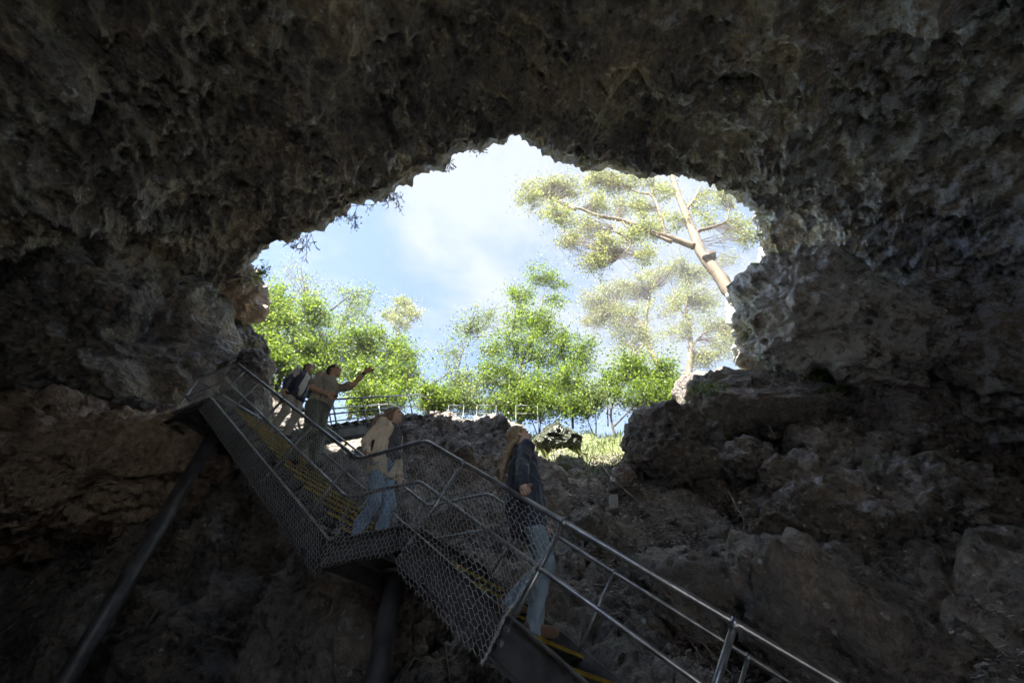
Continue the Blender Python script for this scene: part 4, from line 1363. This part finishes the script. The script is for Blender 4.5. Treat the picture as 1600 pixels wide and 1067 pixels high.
    for nm, fn, mat, res, folds, fs in outfit['parts'] + [q for q in outfit['parts'] if q[0] in ('shoe', 'boot')]:
        second = nm in ('shoe', 'boot') and any(c.name.split('.')[0] == nm for c in root.children)
        pr, cuts = fn(J, 1) if second else fn(J)
        V, Fc = sdf_mesh(pr, res, folds, fs, len(label), cuts)
        o = link(nm, mesh_np(nm, V, Fc, True), mat, root, (0, 0, 0), None, True)
    return root

def trousers(rt=.096, rk=.074, rc=.066, ra=.056):
    def fn(J):
        pr = [('e', J['pel'] + vec(-.01, 0, .0), vec(.125, .175, .14), None, .05)]
        for hip, kn, an in J['legs']:
            low = an + vec(-.0, 0, -.03)
            pr += [('c', hip, kn, rt, rk, .05), ('c', kn, kn * .55 + low * .45 + vec(-.015, 0, 0), rk, rc, .03), ('c', kn * .55 + low * .45 + vec(-.015, 0, 0), low, rc, ra, .03)]
        return pr, [(J['pel'] + vec(0, 0, .12), vec(0, 0, 1))]
    return fn
def shoes(r=.045):
    def fn(J, q=0):
        pr = []
        for hip, kn, an in J['legs'][q:q + 1]:
            pr += [('c', an - vec(.04, 0, .025), an + vec(.14, 0, -.042), r, r * .78, .03), ('c', an - vec(0, 0, .03), an + vec(0, 0, .03), .042, .042, .03)]
        mn = min(l[2][2] for l in J['legs']) - .078
        return pr, []
    return fn
def top(body=(.125, .178, .21), belly=(.12, .165, .20), hem=-.04, arm=1.0, arm_r=(.066, .054, .044), collar=.06, skirt=0.):
    """arm: how far down the arm the sleeve goes, 0 to 2 (1 at the elbow)"""
    def fn(J):
        sp = J['sp']
        pr = [('e', sp(1.28), vec(*body), None, .08), ('e', sp(1.08), vec(*belly), None, .08), ('e', sp(1.0), vec(belly[0] * 1.02, belly[1] * 1.04, .2), None, .08)]
        if skirt:
            pr += [('c', sp(.98, .0, .05), sp(.98 - skirt, .01, .055), belly[0] * .92, belly[0] * .98, .08), ('c', sp(.98, .0, -.05), sp(.98 - skirt, .01, -.055), belly[0] * .92, belly[0] * .98, .08)]
        for sh in (J['shL'], J['shR']):
            o = J['shL'] * .5 + J['shR'] * .5
            pr.append(('c', o * .5 + sh * .5 + vec(0, 0, .0), sh, .072, arm_r[0] + .002, .05))
        for sh, el, wr in J['arms']:
            if arm <= 1:
                pr.append(('c', sh, sh + (el - sh) * arm, arm_r[0], arm_r[1] + .012 * (1 - arm) + .006, .03))
            else:
                pr += [('c', sh, el, arm_r[0], arm_r[1], .03), ('c', el, el + (wr - el) * (arm - 1), arm_r[1], arm_r[2], .02)]
        if collar: pr.append(('c', J['neck'] + vec(-.01, 0, -.05), J['neck'] + vec(.0, 0, collar - .06), .078, .07, .03))
        return pr, [(sp(.95 + hem), vec(0, 0, -1))]
    return fn

def hair_short(J):
    hp, Hr = J['hp'], J['Hr']
    return [('e', hp(-.022, 0, .042), vec(.100, .086, .090), Hr, .02), ('e', hp(-.055, 0, -.02), vec(.06, .072, .07), Hr, .03), ('-e', hp(.10, 0, -.03), vec(.085, .1, .10), Hr)], []
def hair_long(J):
    hp, Hr, n = J['hp'], J['Hr'], J['neck']
    pr = [('e', hp(-.02, 0, .04), vec(.106, .088, .092), Hr, .02)]
    for y in (-.07, -.035, 0, .035, .07):
        a, b = hp(-.05, y, .02), hp(-.075, y * 1.1, -.09)
        c = n + vec(-.175 + 9 * y * y, y * 1.7, -.10); d = n + vec(-.20 + 9 * y * y, y * 1.9, -.34 + abs(y) * .6)
        pr += [('c', a, b, .05, .046, .03), ('c', b, c, .046, .043, .03), ('c', c, d, .043, .014, .025)]
    for y in (-.075, .075):
        q1, q2, q3 = hp(-.03, y * 1.1, -.06), n + vec(-.085, y * 2.0, .015), n + vec(-.15, y * 2.95, -.30)
        pr += [('c', hp(-.015, y, .02), q1, .036, .042, .02), ('c', q1, q2, .045, .058, .03), ('c', q2, q3, .058, .022, .03)]
    pr.append(('-e', hp(.10, 0, -.035), vec(.085, .062, .115), Hr))
    return pr, []
def hair_tail(J):
    hp, Hr, n = J['hp'], J['Hr'], J['neck']
    pr = [('e', hp(-.018, 0, .04), vec(.106, .087, .092), Hr, .02), ('e', hp(-.06, 0, -.01), vec(.06, .07, .07), Hr, .03)]
    for i, y in enumerate((-.035, -.01, .02, .045)):
        a = hp(-.105, y * .4, -.02)
        b = n + vec(-.15, y * .6, -.07); c = n + vec(-.185 - .008 * i, y * .9, -.22); d = n + vec(-.20 + .014 * i, y * 1.2, -.40 + .04 * (i % 3))
        pr += [('c', a, b, .036, .034, .025), ('c', b, c, .034, .028, .02), ('c', c, d, .026, .006, .02)]
    pr.append(('-e', hp(.105, 0, -.04), vec(.085, .09, .105), Hr))
    return pr, []

def step_z_up(r): return FZ + RISE * math.ceil(r / GO)
def step_z_lo(r): return FZ - RISE * math.ceil(r / GO)
def local_of(foot, yaw, H):
    Rz = rot(0, 0, yaw); s = H / 1.75
    return lambda p: (np.asarray(p, float) - foot) @ Rz / s

# woman on the lower flight
r1 = .875
f1_ = lo(r1, .42); f1_[2] = step_z_lo(r1)
yw, Hh = 6, 1.76
l1 = local_of(f1_, yw, Hh)
hw = lo(1.06, .0, RH) + vec(0, .0, .03)                    # her hand on the near rail
rail_dir = l1(lo(1, 0, 0)) - l1(lo(0, 0, 0))
back = lo(.625, .56); back[2] = step_z_lo(.625) + .085
person('woman with a blonde ponytail in a long navy jacket holding the lower handrail', f1_, yw, Hh,
       dict(lean=-.02, head=(0, 30), twist=8, handR=l1(hw) + vec(-.03, .02, .06), dirR=rail_dir * .5 + vec(0, -.1, -.6), palmR=vec(.1, -.7, -.6), thumbR=vec(1, .3, 0), curlR=.75,
            handR_pole=vec(-.8, -.4, -.1), handL=vec(.16, .26, .93), curlL=.4, footL=l1(back) + vec(0, 0, 0), footR=vec(.03, -.08, .08), drop=.01),
       dict(skin=M['skin'], parts=[
           ('jeans', trousers(.094, .072, .064, .058), cloth('pale blue jeans', (.25, .35, .44)), .009, .008, 10),
           ('shoe', shoes(), cloth('brown shoes', (.16, .09, .055)), .008, 0, 1),
           ('jacket', top((.135, .185, .225), (.14, .178, .21), -.22, 1.92, (.064, .056, .048), .075, .22), cloth('navy jacket', (.03, .045, .075), .6), .009, .012, 8),
           ('hair', hair_tail, hairm('dark blonde hair', (.32, .23, .145), (.62, .49, .33)), .007, .006, 30)]))

# woman on the middle landing
f2_ = A_ + U * .03 + Nn * .33; f2_[2] = FZ + .01
yw, Hh = -14, 1.70
l2 = local_of(f2_, yw, Hh)
hw = np.array([*(A_ + U * .12)[:2], FZ + RH + .04])
person('woman with long brown hair in a cream cardigan on the middle landing', f2_, yw, Hh,
       dict(lean=.0, head=(0, 14), twist=-4, handR=l2(hw) + vec(-.06, .05, .05), dirR=vec(.75, -.5, -.25), palmR=vec(0, -.35, -.9), thumbR=vec(.2, .9, 0), curlR=.7,
            handR_pole=vec(-.35, -.2, -1), handL=vec(.14, .24, .80), curlL=.35, footL=vec(.12, .10, .08), footR=vec(-.06, -.09, .08)),
       dict(skin=M['skin'], parts=[
           ('jeans', trousers(.092, .07, .062, .056), cloth('blue jeans', (.24, .37, .55), .85, .3), .009, .007, 10),
           ('shoe', shoes(), cloth('pale shoes', (.45, .45, .44)), .008, 0, 1),
           ('vest', lambda J: ([('e', J['sp'](1.27, .006), vec(.113, .155, .19), None, .06), ('e', J['sp'](1.06, .006), vec(.111, .15, .19), None, .06)], [(J['sp'](.93), vec(0, 0, -1))]), cloth('charcoal vest', (.09, .095, .11)), .009, .008, 10),
           ('cardigan', lambda J: (top((.13, .182, .215), (.128, .172, .20), -.16, 1.9, (.058, .051, .044), .0, .16)(J)[0] + [('-e', J['sp'](1.14, .17, -.03), vec(.13, .12, .38), None)], top(hem=-.16)(J)[1]), cloth('cream knit cardigan', (.70, .60, .48)), .009, .009, 12),
           ('scarf', lambda J: ([('c', J['neck'] + vec(.03, .05, -.06), J['neck'] + vec(.075, -.03, -.07), .05, .055, .03), ('c', J['neck'] + vec(-.05, .03, -.03), J['neck'] + vec(.03, .06, -.06), .045, .05, .03),
                                  ('c', J['neck'] + vec(-.05, -.03, -.03), J['neck'] + vec(.05, -.07, -.06), .045, .05, .03), ('c', J['neck'] + vec(.10, -.02, -.10), J['sp'](1.08, .125, -.02), .055, .06, .03), ('c', J['neck'] + vec(.09, .04, -.10), J['sp'](1.10, .12, .05), .05, .055, .03)], []),
            cloth('dark grey scarf', (.10, .105, .125)), .009, .012, 12),
           ('hair', hair_long, hairm('brown hair', (.20, .135, .09), (.46, .35, .24)), .007, .006, 30)]))

# man pointing, on the upper flight
r3 = 1.625
f3_ = upf(r3, .42); f3_[2] = step_z_up(r3)
yw, Hh = -16, 1.84
l3 = local_of(f3_, yw, Hh)
tip = at(588, 571, dep=6.35)
shl = vec(0, .17, 1.42)
tl = l3(tip); dirp = unit(tl - shl)
dn = upf(r3 - .25, .5); dn[2] = step_z_up(r3 - .25) + .09
person('man in a khaki short sleeved shirt pointing up at the opening', f3_, yw, Hh,
       dict(lean=.05, head=(4, 16), twist=-10, handL=shl + dirp * .545, dirL=dirp, palmL=vec(.1, -.4, -.9), thumbL=vec(.3, -.3, .9), curlL=.12, spreadL=.12, handL_pole=vec(0, .3, -1),
            handR=vec(.22, -.17, 1.02), handR_pole=vec(-.9, -.45, -.1), curlR=.6, palmR=vec(0, .9, .1), thumbR=vec(.3, 0, 1), footL=l3(dn) + vec(.04, 0, .0), footR=vec(-.03, -.1, .08), drop=.02),
       dict(skin=M['skin2'], parts=[
           ('trousers', trousers(.098, .078, .072, .064), cloth('dark olive trousers', (.12, .135, .12)), .009, .01, 9),
           ('boot', shoes(.05), cloth('dark boots', (.04, .03, .025)), .008, 0, 1),
           ('shirt', top((.13, .18, .22), (.13, .168, .20), .03, .72, (.060, .058, .05), .02), cloth('khaki shirt', (.31, .285, .235)), .008, .010, 10),
           ('belt', lambda J: ([('e', J['pel'] + vec(-.005, 0, .09), vec(.134, .178, .12), None, .02)], [(J['pel'] + vec(0, 0, .115), vec(0, 0, 1)), (J['pel'] + vec(0, 0, .075), vec(0, 0, -1))]), cloth('black belt', (.02, .018, .016), .5), .008, 0, 1),
           ('wristwatch', lambda J: ([('c', J['arms'][0][2] - unit(J['arms'][0][2] - J['arms'][0][1]) * .015, J['arms'][0][2] - unit(J['arms'][0][2] - J['arms'][0][1]) * .035, .031, .031, .01)], []), cloth('black watch strap', (.02, .02, .022), .5), .006, 0, 1),
           ('hair', hair_short, hairm('short dark hair', (.05, .035, .025), (.12, .09, .07)), .007, .004, 40)]))
tq = thing('torch', 'small yellow torch in the right hand of the pointing man', 'torch', f3_ + rot(0, 0, yw) @ vec(.30, -.145, 1.0) * (Hh / 1.75))
tp = WL[tq]
td = rot(0, 0, yw) @ unit(vec(.85, .1, -.35))
m = MB(); m.tube([tp - td * .06, tp + td * .05], .016, 12); m.build('barrel', M['yellow'], tq, True)
m = MB(); m.tube([tp + td * .05, tp + td * .065, tp + td * .095], [.016, .024, .026], 12); m.build('lamp_head', M['dark_steel'], tq, True)

# visitor behind him
r4 = 3.125
f4_ = upf(r4, .88); f4_[2] = step_z_up(r4)
yw, Hh = -22, 1.70
person('person in a navy jacket over a pale shirt highest on the stairs', f4_, yw, Hh,
       dict(lean=.03, head=(-6, 16), twist=-6, handL=vec(.16, .26, .98), handR=vec(.02, -.27, .90), curlL=.4, curlR=.4, footL=vec(.10, .1, .08), footR=vec(-.05, -.1, .08)),
       dict(skin=M['skin'], parts=[
           ('trousers', trousers(), cloth('grey beige trousers', (.44, .41, .36)), .009, .008, 9),
           ('shoe', shoes(), cloth('black shoes', (.03, .03, .03)), .008, 0, 1),
           ('shirt', top((.122, .174, .205), (.12, .16, .195), -.06, .5, (.062, .058, .05), .03), cloth('pale grey shirt', (.62, .60, .57)), .009, .006, 10),
           ('jacket', lambda J: (top((.136, .186, .22), (.136, .176, .20), -.12, 1.95, (.062, .055, .047), .06, .1)(J)[0] + [('-e', J['sp'](1.16, .17, -.02), vec(.13, .075, .34), None), ('-e', J['sp'](1.45, .13, 0), vec(.10, .075, .14), None)],
                                 top(hem=-.12)(J)[1]), cloth('dark navy jacket', (.03, .042, .07), .65), .009, .01, 9),
           ('hair', hair_short, hairm('dark brown hair', (.045, .03, .022), (.10, .07, .05)), .007, .005, 40)]))

# ------------------------------------------------------------------ the air in and above the sinkhole
bm = bmesh.new()
bmesh.ops.create_cube(bm, size=1)
me = bpy.data.meshes.new('haze'); bm.to_mesh(me); bm.free()
hz = bpy.data.objects.new('haze', me); COL.objects.link(hz)
hz.location = (0, 20, 20); hz.scale = (240, 240, 56)
hm = bpy.data.materials.new('haze'); hm.use_nodes = True
hm.node_tree.nodes.clear()
pv = N(hm.node_tree, 'ShaderNodeVolumePrincipled')
pv.inputs['Density'].default_value = .0018
pv.inputs['Color'].default_value = (.9, .93, 1, 1)
pv.inputs['Anisotropy'].default_value = .3
ho = N(hm.node_tree, 'ShaderNodeOutputMaterial')
L_(hm.node_tree, pv.outputs[0], ho.inputs['Volume'])
me.materials.append(hm)
tag(hz, 'thin bright haze in the air', 'haze', kind='stuff')
